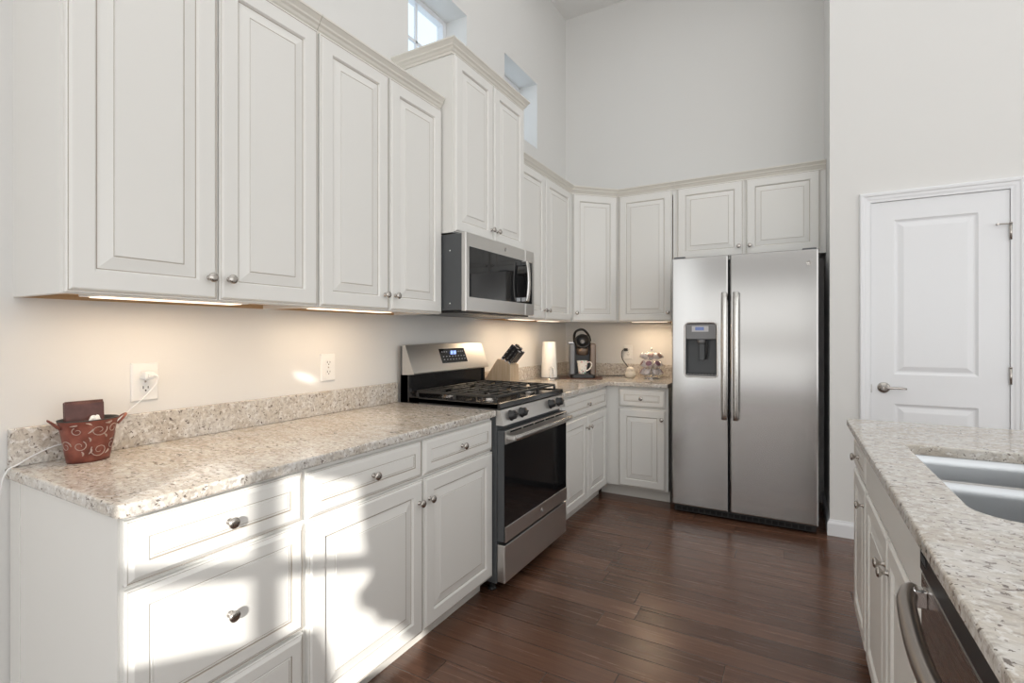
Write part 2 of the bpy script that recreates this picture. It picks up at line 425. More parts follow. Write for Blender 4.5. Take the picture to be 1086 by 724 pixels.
def offset_poly(P, d):
    """inset a CCW polygon by d with mitres"""
    n = len(P); out = []
    for i in range(n):
        a, b, c = Vector(P[i - 1]), Vector(P[i]), Vector(P[(i + 1) % n])
        e1 = (b - a).normalized(); e2 = (c - b).normalized()
        n1 = Vector((-e1.y, e1.x)); n2 = Vector((-e2.y, e2.x)); m = n1 + n2
        m = m / max(m.length, 1e-6); m = m / max(m.dot(n1), .3)
        out.append((b.x + m.x * d, b.y + m.y * d))
    return out
def rrect(x0, x1, y0, y1, r, n=6):
    """CCW rounded rectangle; r = one radius or four (x0y0, x1y0, x1y1, x0y1)"""
    if not isinstance(r, (tuple, list)): r = (r,) * 4
    out = []
    for (cx, cy, a0, rr) in ((x0 + r[0], y0 + r[0], PI, r[0]), (x1 - r[1], y0 + r[1], 1.5 * PI, r[1]), (x1 - r[2], y1 - r[2], 0, r[2]), (x0 + r[3], y1 - r[3], .5 * PI, r[3])):
        for k in range(n + 1):
            a = a0 + k / n * PI / 2; out.append((cx + rr * math.cos(a), cy + rr * math.sin(a)))
    return out
def roundpoly(P, r, n=5):
    """round the convex or concave corners of a CCW polygon; r list per vertex"""
    out = []
    for i in range(len(P)):
        a, b, c = Vector(P[i - 1]), Vector(P[i]), Vector(P[(i + 1) % len(P)])
        if r[i] <= 0: out.append((b.x, b.y)); continue
        p0 = b + (a - b).normalized() * r[i]; p2 = b + (c - b).normalized() * r[i]
        for k in range(n + 1):
            t = k / n; q = p0 * (1 - t) ** 2 + b * 2 * t * (1 - t) + p2 * t * t; out.append((q.x, q.y))
    return out
def slab(mb, outline, holes, z0, z1, e, m):
    """stone slab with eased edges and through holes (outline CCW)"""
    def capf(z, loops):
        bm = bmesh.new(); ed = []
        for L in loops:
            vv = [bm.verts.new((x, y, z)) for x, y in L]
            ed += [bm.edges.new((vv[i], vv[(i + 1) % len(vv)])) for i in range(len(vv))]
        bmesh.ops.triangle_fill(bm, use_beauty=True, use_dissolve=False, edges=ed)
        mb.bm(bm, m)
    loops = []
    for d, z in ((e, z0), (e * .3, z0 + e * .3), (0, z0 + e), (0, z1 - e), (e * .12, z1 - e * .5), (e * .4, z1 - e * .15), (e, z1)):
        loops.append([(x, y, z) for x, y in offset_poly(outline, d)])
    mb.rings(loops, m)
    hl = []
    for H in holes:
        lo = [[(x, y, z) for x, y in offset_poly(H, -d)] for d, z in ((0, z0), (0, z1 - .005), (.0015, z1 - .0015), (.005, z1))]
        mb.rings(lo, m); hl.append((offset_poly(H, 0), offset_poly(H, -.005)))
    capf(z0, [offset_poly(outline, e)] + [h[0] for h in hl]); capf(z1, [offset_poly(outline, e)] + [h[1] for h in hl])

# ------------------------------------------------------------------ room shell
HC = 4.283                                  # ceiling height
XW, YW = 2.108, -0.683                      # corner of the wall that carries the pantry door
XR, YR = 6.45, -9.0
CZ = 0.902                                  # counter height
mb = MB(); mb.box(-.15, XR + .15, YR - .15, .15, -.1, 0, 'floor'); struct('floor', mb)
mb = MB(); mb.box(-.25, XR + .15, YR - .15, .15, HC, HC + .1, 'ceiling'); struct('ceiling', mb)
def holed_wall(name, axis, c0, c1, a0, a1, holes):
    """wall slab; axis = the axis it runs along; holes (a0,a1,z0,z1)"""
    mb = MB(); cuts = sorted(set([a0, a1] + [h[0] for h in holes] + [h[1] for h in holes]))
    for p, q in zip(cuts, cuts[1:]):
        hs = sorted([(h[2], h[3]) for h in holes if h[0] <= p + 1e-6 and h[1] >= q - 1e-6]); z = 0.0
        for b, t in hs + [(HC, HC)]:
            if b > z + 1e-4:
                if axis == 'y': mb.box(c0, c1, p, q, z, b, 'wall')
                else: mb.box(p, q, c0, c1, z, b, 'wall')
            z = t
    return struct(name, mb)
W1 = (-2.253, -1.669, 2.855, 3.405); W2 = (-1.166, -.612, 2.855, 3.405)
holed_wall('wall_left', 'y', -.25, 0, YR, .0, [W1, W2])
mb = MB(); mb.box(-.25, XW + .12, 0, .15, 0, HC, 'wall'); struct('wall_back', mb)
mb = MB(); mb.box(XW, XW + .12, YW + .12, 0, 0, HC, 'wall'); struct('wall_alcove', mb)
DX0, DX1, DZ = 2.3235, 2.9505, 2.075
holed_wall('wall_right', 'x', YW, YW + .12, XW, XR, [(DX0 - .004, DX1 + .004, 0, DZ + .004)])
holed_wall('wall_side', 'y', XR, XR + .15, YR, YW, [])
holed_wall('wall_rear', 'x', YR - .15, YR, -.15, XR + .15, [(4.105, 4.95, .02, 3.7)])

def small_window(name, w):
    y0, y1, z0, z1 = w
    t = bpy.data.objects.new(name, None); C.objects.link(t); t['kind'] = 'structure'; t.location = (-.19, y0, z0)
    W, H = y1 - y0, z1 - z0; mb = MB(); f = .035
    mb.box(-.03, .02, 0, W, 0, f, 'trim', .002, 1); mb.box(-.03, .02, 0, W, H - f, H, 'trim', .002, 1)
    mb.box(-.03, .02, 0, f, f, H - f, 'trim', .002, 1); mb.box(-.03, .02, W - f, W, f, H - f, 'trim', .002, 1)
    mb.box(-.012, .006, W / 2 - .009, W / 2 + .009, f, H - f, 'trim', .002, 1)
    mb.box(-.012, .006, f, W - f, H / 2 - .009, H / 2 + .009, 'trim', .002, 1)
    mb.build('window_frame', t)
    g = MB(); g.box(-.006, -.002, f, W - f, f, H - f, 'glass'); g.build('pane', t)
small_window('window_1', W1); small_window('window_2', W2)
# glazed door behind the camera: frame, crossing bars and added fabric shaping the sun patch
t = bpy.data.objects.new('window_3', None); C.objects.link(t); t['kind'] = 'structure'; t.location = (0, YR - .08, 0)
mb = MB()
for a, b in ((4.105, 4.13), (4.384, 4.408), (4.92, 4.95)): mb.box(a, b, -.03, .03, .02, 3.7, 'trim')
for a, b in ((.02, .12), (1.24, 1.30), (2.485, 2.52), (3.6, 3.7)): mb.box(4.13, 4.92, -.03, .03, a, b, 'trim')
mb.build('window_frame', t)
mb = MB()
mb.box(4.11, 4.945, -.052, -.042, 2.79, 3.175, 'fabric'); mb.box(4.11, 4.945, -.052, -.042, 3.205, 3.68, 'fabric'); mb.box(4.26, 4.945, -.052, -.042, 3.17, 3.21, 'fabric'); mb.build('added_shade', t)  # panels added to trim the sun patch, with a slit for its sliver
mb = MB(); mb.prism([(4.945, .05), (4.945, 2.85), (4.585, 2.85), (4.612, 2.55), (4.632, 2.43), (4.590, 2.38), (4.60, 2.33), (4.64, 2.31), (4.66, 2.27), (4.72, 2.25), (4.75, 2.20), (4.81, 2.16), (4.84, 2.07), (4.84, .05)], 'y', .045, .055, 'fabric')  # fabric outline invented to give the sun patch its ragged edge
mb.prism([(4.11, .05), (4.11, 2.285), (4.47, 2.285), (4.50, 2.20), (4.52, 2.05), (4.84, 2.05), (4.84, .05)][::-1], 'y', .060, .070, 'fabric'); mb.build('sun_mask', t)

# invented window frames and fabric on solid wall, set behind the added fill lamps
def added_window(name, axis, c, sgn, a0, a1, z0, z1, cols):
    t = bpy.data.objects.new(name, None); C.objects.link(t); t['kind'] = 'structure'
    def bx(mb, p, q, d0, d1, za, zb, m):
        if axis == 'x': mb.box(p, q, c + sgn * d0, c + sgn * d1, za, zb, m)
        else: mb.box(c + sgn * d0, c + sgn * d1, p, q, za, zb, m)
    mb = MB(); f = .07
    bx(mb, a0 - f, a1 + f, 0, .03, z0 - f, z0, 'trim'); bx(mb, a0 - f, a1 + f, 0, .03, z1, z1 + f, 'trim')
    bx(mb, a0 - f, a0, 0, .03, z0, z1, 'trim'); bx(mb, a1, a1 + f, 0, .03, z0, z1, 'trim')
    for i in range(1, cols):
        x = a0 + (a1 - a0) * i / cols; bx(mb, x - .03, x + .03, .004, .03, z0, z1, 'trim')
    mb.build('window_frame', t)
    mb = MB(); bx(mb, a0, a1, .0005, .004, z0, z1, 'fabric'); mb.build('added_shade', t)
added_window('added_window_4', 'x', YR, 1, -.2 + .22, 2.3, .17, 2.30, 2)
added_window('added_window_5', 'x', YR, 1, 2.82, 4.0, .12, 2.40, 1)
added_window('added_window_6', 'x', YR, 1, 5.05, 6.3, .12, 2.40, 1)
added_window('added_window_7', 'x', YR, 1, .15, 3.95, 3.07, 4.10, 4)
added_window('added_window_8', 'y', XR, -1, -8.2, -1.6, .4, 3.4, 5)
added_window('added_window_9', 'y', 0, 1, -8.5, -5.5, .2, 2.8, 2)

# pantry door in the right wall
t = bpy.data.objects.new('door_1', None); C.objects.link(t); t['kind'] = 'structure'; t.location = (DX0, YW, 0)
DW = DX1 - DX0
P2 = [(0, 0), (.012, .008), (.020, .009), (.046, .0015), (.050, .001)]
def moulded(name, parent, w, z0, z1, thick, panels):
    mb = MB(); xs = (0, panels[0][0], panels[0][1], w)
    mb.box(0, w, .012, thick, z0, z1, 'trim')
    zz = [z0] + [v for p in sorted(panels, key=lambda p: p[2]) for v in p[2:4]] + [z1]
    def q(x0, x1, a, b): mb.add([(x0, 0, a), (x1, 0, a), (x1, 0, b), (x0, 0, b)], [[0, 1, 2, 3]], 'trim')
    q(0, xs[1], z0, z1); q(xs[2], w, z0, z1)
    for i in range(0, len(zz), 2): q(xs[1], xs[2], zz[i], zz[i + 1])
    for x0, x1, a, b in panels:
        mb.rings([rect(i, x0, x1, a, b, d) for i, d in P2], 'trim', None, 'trim')
    mb.rings([rect(0, 0, w, z0, z1, 0), rect(0, 0, w, z0, z1, .012)], 'trim')
    return mb.build(name, parent)
slab_o = moulded('door_slab', t, DW, .012, DZ, .04, [(.112, .497, 1.03, 1.962), (.112, .497, .25, .853)])
slab_o.location = (0, .004, 0)
mb = MB()
mb.lathe((.062, .006, .948), (0, -1, 0), [(.033, 0), (.033, .004), (.028, .010), (.014, .013), (.011, .040), (.009, .043)], 'nickel', 24)
mb.tube([(.062, -.036, .948), (.085, -.039, .950), (.12, -.039, .951), (.150, -.037, .949), (.168, -.033, .947)], [.010, .0095, .0082, .0075, .006], 'nickel', 10, sq=(1, .8))
mb.build('door_handle', t, 'brushed nickel lever handle')
mb = MB(); mb.lathe((-.002, .0, .94), (0, 0, 1), [(.004, -.025), (.004, .025)], 'nickel', 8); mb.build('latch_plate', t)
for hz in (1.84, 1.04, .25):
    mb = MB(); mb.lathe((DW + .002, -.006, hz), (0, 0, 1), [(.0065, -.045), (.0065, .045)], 'nickel', 10)
    mb.box(DW - .002, DW + .012, -.002, .004, hz - .045, hz + .045, 'nickel')
    mb.lathe((DW + .002, -.006, hz + .045), (0, 0, 1), [(.008, 0), (.008, .004), (.003, .008)], 'nickel', 10)
    if hz > 1.5:
        mb.tube([(DW + .002, -.010, hz + .040), (DW - .02, -.02, hz + .042), (DW - .055, -.02, hz + .042)], .004, 'nickel', 8)
        mb.lathe((DW - .055, -.02, hz + .042), (-.2, 1, 0), [(.006, -.004), (.007, .006), (.006, .012)], 'nickel', 10)
    mb.build('hinge', t, 'brushed nickel hinge')
CAS = [(0, 0), (0, -.006), (.009, -.0065), (.014, -.0075), (.020, -.010), (.034, -.012), (.040, -.017), (.052, -.019), (.058, -.015), (.058, 0)]
mb = MB()
cx0, cx1, ct = DX0 - .002, DX1 + .002, DZ + .002
loops = []
for (px, pz, mx, mz) in ((cx0, 0, -1, 0), (cx0, ct, -1, 1), (cx1, ct, 1, 1), (cx1, 0, 1, 0)):
    loops.append([(px + mx * a, YW + d, pz + mz * a) for a, d in CAS])
mb.rings(loops, 'trim', 'trim', 'trim')
mb.box(DX0 - .004, DX0 - .002, YW, YW + .12, 0, DZ + .004, 'trim'); mb.box(DX1 + .002, DX1 + .004, YW, YW + .12, 0, DZ + .004, 'trim')
mb.box(DX0 - .002, DX1 + .002, YW, YW + .12, DZ + .002, DZ + .004, 'trim')
for a, b in ((DX0 - .002, DX0 + .010), (DX1 - .010, DX1 + .002)): mb.box(a, b, YW + .0475, YW + .06, 0, DZ + .002, 'trim')
mb.box(DX0 + .010, DX1 - .010, YW + .0475, YW + .06, DZ - .010, DZ + .002, 'trim')
struct('trim_1', mb)
BASE = [(0, 0), (.014, 0), (.014, .075), (.010, .085), (.006, .090), (.004, .10), (0, .10)]
def baseboard(name, path):
    mb = MB(); loops = []; P = [Vector(p) for p in path]
    for i, p in enumerate(P):
        ns = []
        for a, b in ((i - 1, i), (i, i + 1)):
            if a >= 0 and b < len(P):
                d = (P[b] - P[a]).normalized(); ns.append(Vector((d.y, -d.x)))
        m = sum(ns, Vector((0, 0))); m = m / m.length; m = m / m.dot(ns[0])
        loops.append([(p.x + m.x * o, p.y + m.y * o, h) for o, h in BASE])
    mb.rings(loops, 'trim', 'trim', 'trim'); struct(name, mb)
baseboard('baseboard_right', [(XW, -.02), (XW, YW), (DX0 - .064, YW)])
baseboard('baseboard_side', [(DX1 + .064, YW), (XR, YW)])
baseboard('baseboard_left', [(0, YR), (0, -3.915)])

# ------------------------------------------------------------------ wall cabinets
UB, UT = 1.376, 2.44; UH = UT - UB; UX = .307
wall_cabinet('leftmost cream wall cabinet with two raised-panel doors, at the open end', (UX, -3.905, UB), R90, .770, UH, UX,
             [(.006, .384, .003, UH - .012, 'r'), (.390, .766, .003, UH - .012, 'l')], [(0, UX), (0, 0), (.770, 0)], None, (1.5, 0))
wall_cabinet('cream two-door wall cabinet directly left of the microwave', (UX, -3.133, UB), R90, .770, UH, UX,
             [(.004, .378, .003, UH - .012, 'r'), (.388, .766, .003, UH - .012, 'l')], [(0, 0), (.770, 0)], (-1, 0), None)
TD = .382
tall = wall_cabinet('taller deeper cream wall cabinet above the microwave', (TD, -2.358, 1.795), R90, .765, 2.722 - 1.795, TD,
             [(.006, .379, .004, .914, 'r'), (.386, .759, .004, .914, 'l')], [(0, TD), (0, 0), (.765, 0), (.765, TD)], None, None, 1.05)
wall_cabinet('cream two-door wall cabinet between the microwave and the corner cabinet', (UX, -1.590, UB), R90, .975, UH, UX,
             [(.010, .462, .003, UH - .012, 'r'), (.470, .945, .003, UH - .012, 'l')], [(0, 0), (.980, 0)], None, (.980 + .2, -.2))
# diagonal corner cabinet
t = thing('wall_cabinet', 'angled single-door cream wall cabinet across the room corner', 'cabinet', (UX, -.61, UB), R45, 'wall cabinets')
DL = .4285; mb = MB()
inv = Matrix.Rotation(-R45, 4, 'Z') @ Matrix.Translation((-UX, .61, 0))
prof = [tuple((inv @ Vector((x, y, 0)))[:2]) for x, y in ((.002, -.61), (UX, -.61), (.61, -.307), (.61, -.002), (.002, -.002))]
mb.prism([(x, y) for x, y in prof], 'z', .014, UH, 'paint'); mb.box(0, DL, 0, .02, 0, .035, 'paint'); mb.build('carcass', t)
front('door', t, .014, DL - .014, .003, UH - .012, DOOR, (.042, .071))
crown(t, [(0, 0), (DL, 0)], UH, (-.2, -.2), (DL + .2, -.2))
wall_cabinet('cream single-door wall cabinet on the back wall beside the refrigerator', (.6105, -.307, UB), 0, .473, UH, .307,
             [(.014, .449, .003, UH - .012, 'r')], [(0, 0), (.473, 0)], (-.2, .2), (1, 0))
OFB = 1.845
wall_cabinet('wide short cream wall cabinet above the refrigerator', (1.084, -.307, OFB), 0, 1.006, UT - OFB, .307,
             [(.016, .494, .02, UT - OFB - .012, 'r'), (.513, .987, .02, UT - OFB - .012, 'l')], [(0, 0), (1.022, 0)], (-1, 0), None, 1.0, .016)

# under-cabinet light bars
def light_bar(label, loc, rz, L, pw=1.1):
    t = thing('undercabinet_light', label, 'light', loc, rz, 'under-cabinet light bars')
    mb = MB(); mb.box(0, L, .0, .085, -.016, 0, 'plastic', .003, 2); mb.build('housing', t)
    mb = MB(); mb.box(.02, L - .02, .012, .073, -.0185, -.0155, 'led', .001, 1); mb.build('diffuser', t, 'glowing warm diffuser')
    for x in (.012, L - .012):
        mb = MB(); mb.lathe((x, -.001, -.008), (0, -1, 0), [(.003, -.001), (.003, .0012), (.001, .0018)], 'nickel', 8); mb.build('screw', t)
    d = bpy.data.lights.new('undercabinet_glow', 'AREA'); d.shape = 'RECTANGLE'; d.size = L * .9; d.size_y = .05
    d.energy = pw * L / .45; d.color = (1.0, .74, .48)
    o = bpy.data.objects.new('undercabinet_glow', d); C.objects.link(o); o.parent = t; o.location = (L / 2, .05, -.022)
    return t
zb = UB + .0145
light_bar('white light bar under the leftmost wall cabinet', (.283, -3.83, zb), R90, .44)
light_bar('white light bar under the wall cabinet left of the microwave', (.283, -3.12, zb), R90, .46)
light_bar('white light bar under the two-door cabinet right of the microwave', (.283, -1.50, zb), R90, .32, 1.6)
light_bar('short white light bar under the corner end of the left wall cabinets', (.283, -1.06, zb), R90, .32, 1.6)
light_bar('white light bar under the back wall cabinet beside the refrigerator', (.70, -.283, zb), 0, .32, 2.2)

# ------------------------------------------------------------------ base cabinets and counters
FX = .61
def K(x0, x1, z0, z1): return ((x0 + x1) / 2, (z0 + z1) / 2)
base_cabinet('cream base cabinet with three stacked drawers at the open counter end', (FX, -3.905, 0), R90, .472, FX - .002,
             [('drawer', .006, .463, .714, .858, DRAWER, (.235, .786)), ('drawer', .006, .466, .388, .703, DRAWER, (.236, .546)),
              ('drawer', .006, .466, .096, .377, DRAWER, (.236, .237))])
base_cabinet('wide cream base cabinet with two drawers over two doors left of the range', (FX, -3.433, 0), R90, 1.078, FX - .002,
             [('drawer', .010, .541, .709, .852, DRAWER, (.2755, .780)), ('drawer', .551, 1.072, .709, .852, DRAWER, (.8115, .780)),
              ('door', .010, .546, .093, .699, DOOR, (.519, .612)), ('door', .555, 1.073, .093, .699, DOOR, (.583, .612))])
base_cabinet('cream base cabinet with one drawer over two doors between range and corner', (FX, -1.590, 0), R90, .975, FX - .002,
             [('drawer', .085, .945, .709, .852, DRAWER, (.514, .778)), ('door', .085, .518, .093, .699, DOOR, (.491, .612)),
              ('door', .527, .945, .093, .699, DOOR, (.555, .612))], ends=(0, 0))
base_cabinet('narrow cream corner base cabinet with one drawer and one door beside the refrigerator', (.612, -.61, 0), 0, .481, FX - .002,
             [('drawer', .105, .463, .712, .852, DRAWER, (.284, .782)), ('door', .105, .463, .097, .700, DOOR, (.438, .632))], ends=(-.062, 0))
# near end panel with its back scribe strip belongs to the drawer base
e = [o for o in C.objects if o.get('label', '').startswith('cream base cabinet with three')][0]
mb = MB(); mb.box(-.004, 0, .0, .575, .0, .868, 'paint'); mb.box(-.007, 0, .54, .607, .0, .868, 'paint'); mb.build('end_panel', e)

G = .0065
t = thing('countertop', 'beige speckled granite countertop left of the range with low backsplash', 'countertop', (0, -3.9214, .87))
mb = MB(); L1 = -2.357 + 3.9214
slab(mb, roundpoly([(.0, 0), (.6444, 0), (.6444, L1), (.0, L1)], [0, .03, .0, 0]), [], 0, .032, G, 'granite'); mb.build('slab', t)
mb = MB(); mb.box(.0005, .021, .004, L1, .032, .1385, 'granite', .003, 2); mb.build('backsplash', t)
t = thing('countertop', 'L-shaped beige granite countertop in the corner between range and refrigerator', 'countertop', (0, -1.590, .87))
Y1 = 1.590 - .001
mb = MB(); slab(mb, roundpoly([(.0005, 0), (.6444, 0), (.6444, 1.590 - .6538), (1.0965, 1.590 - .6538), (1.0965, Y1), (.0005, Y1)], [0, 0, .012, .006, 0, 0]), [], 0, .032, G, 'granite'); mb.build('slab', t)
mb = MB(); mb.box(.0005, .021, 0, Y1, .032, .1385, 'granite', .003, 2); mb.box(.021, 1.0955, Y1 - .0205, Y1, .032, .1385, 'granite', .003, 2); mb.build('backsplash', t)

# ------------------------------------------------------------------ island
IX = 2.155
IY1 = -1.813
def island_loc(ystart): return (IX, ystart, 0)
base_cabinet('narrow cream island cabinet with one drawer and door at the far end', island_loc(IY1), RM90, .395, .60,
             [('drawer', .006, .386, .709, .846, DRAWER, (.196, .778)), ('door', .006, .386, .093, .699, DOOR, (.358, .632))], group='island cabinets')
base_cabinet('cream island sink cabinet with false front over two doors', island_loc(IY1 - .397), RM90, .963, .60,
             [('false_front', .022, .957, .709, .846, SLAB, None), ('door', .022, .485, .093, .699, DOOR, (.457, .612)), ('door', .494, .957, .093, .699, DOOR, (.522, .612))], h=.66, group='island cabinets')
sk = [o for o in C.objects if o.get('label', '').startswith('cream island sink cabinet')][0]
mb = MB(); mb.box(0, .963, 0, .02, .66, .87, 'paint'); mb.box(0, .018, .02, .60, .66, .87, 'paint'); mb.box(.945, .963, .02, .60, .66, .87, 'paint'); mb.build('face_frame', sk)
IDW = IY1 - .397 - .965                      # dishwasher start
base_cabinet('plain cream island end cabinet past the dishwasher', island_loc(IDW - .602), RM90, .70, .60,
             [('drawer', .01, .69, .709, .846, DRAWER, (.35, .778)), ('door', .01, .345, .093, .699, DOOR, (.318, .612)), ('door', .355, .69, .093, .699, DOOR, (.383, .612))], group='island cabinets')
t = thing('island_partition', 'cream island rear partition facing the far side of the room', 'partition', (IX + .602, -4.478, 0))
mb = MB(); mb.box(0, .03, 0, 4.478 + IY1, 0, .87, 'paint'); mb.build('back_panel', t)
mb = MB(); mb.box(.03, .04, 0, 4.478 + IY1, 0, .10, 'trim', .002, 1); mb.build('base_trim', t)
t = thing('island_countertop', 'wide beige granite island countertop with a sink cutout', 'countertop', (2.11, -4.52, .87))
IL = 4.52 - 1.789; SX0, SX1, SY0, SY1 = .125, .545, 4.52 - 3.097, 4.52 - 2.318
hole = rrect(SX0, SX1, SY0, SY1, (.085, .085, .03, .03), 7)
mb = MB(); slab(mb, rrect(0, 1.0, 0, IL, (.03, .03, .03, .02), 4), [hole], 0, .032, G, 'granite'); mb.build('slab', t)
# sink
t = thing('kitchen_sink', 'undermount double-bowl stainless steel sink set into the island countertop', 'sink', (2.11, -4.52, .665))
zt = .204; ym = SY1 - .345
b1 = rrect(SX0 + .0, SX1 - .0, ym + .012, SY1 + .004, (.04, .04, .04, .04), 6); b2 = rrect(SX0 - .004, SX1 + .004, SY0 - .004, ym - .012, (.09, .09, .04, .04), 6)
mb = MB(); bm = bmesh.new(); ed = []
for Lp in (rrect(SX0 - .03, SX1 + .03, SY0 - .03, SY1 + .03, .05, 6), b1, b2):
    vv = [bm.verts.new((x, y, zt)) for x, y in Lp]; ed += [bm.edges.new((vv[i], vv[(i + 1) % len(vv)])) for i in range(len(vv))]
bmesh.ops.triangle_fill(bm, use_beauty=True, edges=ed); mb.bm(bm, 'bar'); mb.build('rim', t)
for B in (b1, b2):
    mb = MB(); lo = []
    for d, z in ((0, zt), (.0008, zt - .0015), (.003, zt - .03), (.014, .045), (.020, .022), (.034, .010), (.06, .004)):
        lo.append([(x, y, z) for x, y in offset_poly(B, d)])
    mb.rings(lo, 'sink', None, 'sink', True)
    o = mb.build('bowl', t)
    cx = sum(p[0] for p in B) / len(B); cy = sum(p[1] for p in B) / len(B)
    mb = MB(); mb.lathe((cx, cy, .0045), (0, 0, 1), [(.045, 0), (.045, .002), (.036, .003), (.03, -.001), (.002, -.001)], 'chrome', 24); mb.build('drain', o)

# dishwasher
t = thing('dishwasher', 'dark stainless dishwasher with bowed bar handle in the island', 'dishwasher', (IX, IDW, 0), RM90)
w = .60
mb = MB(); mb.box(.004, w - .004, .01, .58, .09, .868, 'dkgrey'); mb.box(.004, w - .004, .06, .5, .0, .09, 'black'); mb.build('body', t)
mb = MB(); mb.box(.003, w - .003, -.028, .008, .10, .802, 'steel_dark', .004, 2); mb.build('door', t)
mb = MB(); mb.box(.003, w - .003, -.030, .008, .806, .866, 'black', .004, 2)
mb.box(.02, .06, -.0308, -.029, .826, .846, 'slot')
for i in range(4): mb.box(.024 + i * .009, .029 + i * .009, -.0314, -.0300, .829, .843, 'dkgrey')
mb.build('control_strip', t)
hz = .772
mb = MB(); mb.tube(smoothpath([(.035, -.046, hz), (.055, -.056, hz), (.12, -.068, hz - .002), (.30, -.078, hz - .004), (.48, -.068, hz - .002), (.545, -.056, hz), (.565, -.046, hz)], 6), .0155, 'bar_dark', 14); mb.build('handle', t, 'bowed dark steel bar handle')
for x in (.05, .55):
    mb = MB(); mb.box(x - .012, x + .014, -.050, -.027, hz - .020, hz + .014, 'chrome', .003, 2); mb.build('handle_bracket', t)
mb = MB(); mb.box(.30, .335, -.0287, -.0278, .742, .748, 'mark'); mb.build('badge', t)

# ------------------------------------------------------------------ range
t = thing('gas_range', 'stainless freestanding gas range with black oven glass between the counters', 'stove', (.69, -2.3537, 0), R90)
w = .7597
def px(x): return .69 - x                    # world x -> local Y
mb = MB(); mb.box(.001, w - .001, px(.645), px(.035), .055, .905, 'dkgrey', .003, 1); mb.build('body', t)
for x in (.05, w - .05):
    for y in (.10, .60):
        mb = MB(); mb.lathe((x, y, 0), (0, 0, 1), [(.022, 0), (.022, .008), (.012, .012), (.012, .056)], 'black', 12); mb.build('leg', t)
mb = MB(); mb.box(.03, w - .03, px(.60), px(.59), .012, .056, 'black'); mb.build('kick_plate', t)
mb = MB()
mb.prism([(px(.660), .903), (px(.668), .912), (px(.664), .934), (px(.655), .937), (px(.64), .928), (px(.10), .928), (px(.10), .905), (px(.655), .903)], 'x', 0, w, 'enamel')
mb.box(0, .016, px(.655), px(.09), .905, .936, 'enamel', .004, 2); mb.box(w - .016, w, px(.655), px(.09), .905, .936, 'enamel', .004, 2)
mb.build('cooktop', t, 'black enamel cooktop')
mb = MB()
mb.prism([(px(.664), .902), (px(.684), .828), (px(.64), .828), (px(.64), .902)], 'x', .001, w - .001, 'steel'); mb.build('control_panel', t, 'slanted stainless knob panel')
nx = Vector((0, -(.902 - .828), -(.684 - .664) * -1)).normalized(); nx = Vector((0, -.965, .26))
for kx in (.092, .205, w - .205, w - .092):
    mb = MB(); o_ = Vector((kx, px(.673), .866))
    mb.lathe(o_, nx, [(.027, -.003), (.027, .003), (.022, .005), (.0215, .026), (.019, .029), (.002, .0295)], 'black', 24)
    TK = Matrix.Translation(o_) @ nx.to_track_quat('Z', 'X').to_matrix().to_4x4(); mb.box(-.0045, .0045, -.019, .019, .020, .036, 'black', .003, 2, TK)
    mb.build('knob', t, 'black burner knob')
# oven door
mb = MB()
mb.box(.004, w - .004, .003, .044, .262, .803, 'dkgrey', .003, 1)
mb.box(.004, w - .004, 0, .004, .262, .803, 'gloss', .002, 1)
mb.build('oven_door', t, 'black glass oven door')
od = C.objects[-1] if False else [o for o in t.children if o.name.startswith('oven_door')][0]
mb = MB(); mb.box(.004, w - .004, -.004, .0, .738, .803, 'steel', .002, 1)
for i in range(5):
    x0 = .05 + i * .134; mb.box(x0, x0 + .118, -.0046, -.003, .789, .797, 'slot')
mb.build('top_trim', od, 'stainless door trim with vent slots')
mb = MB(); mb.box(.004, w - .004, -.004, .0, .262, .338, 'steel', .002, 1); mb.build('bottom_trim', od, 'stainless door trim with round badge')
mb = MB(); mb.rings([rect(0, .075, w - .075, .385, .700, -.0004), rect(.0012, .075, w - .075, .385, .700, -.0004)], 'enamel'); mb.build('glass', od)
def badge(parent, x, z, y, r=.014, up=(0, -1, 0)):
    mb = MB(); mb.lathe((x, y, z), up, [(r, -.001), (r, .0012), (r * .9, .0018), (r * .86, .0012), (.0005, .0012)], 'nickel', 24)
    pts = [(x + r * .55 * math.cos(a) * (1 - .4 * a / 7), y - .0018, z + r * .55 * math.sin(a) * (1 - .4 * a / 7)) for a in [k * .5 for k in range(15)]]
    mb.tube(pts, r * .07, 'mark', 5); mb.build('badge', parent, 'round monogram badge')
badge(od, w / 2 + .03, .300, -.004)
mb = MB(); pts = smoothpath([(.025, -.045, .770), (.10, -.054, .772), (w / 2, -.060, .773), (w - .10, -.054, .772), (w - .025, -.045, .770)], 8)
mb.tube(pts, .0145, 'bar', 14, sq=(.62, 1.0), up=(0, 1, 0))
for x in (.030, w - .030): mb.box(x - .014, x + .014, -.048, -.003, .760, .781, 'steel', .004, 2)
mb.build('oven_handle', od, 'bowed stainless bar handle')
mb = MB(); mb.box(.004, w - .004, .0, .044, .064, .248, 'steel', .004, 2); mb.build('storage_drawer', t, 'stainless storage drawer front')
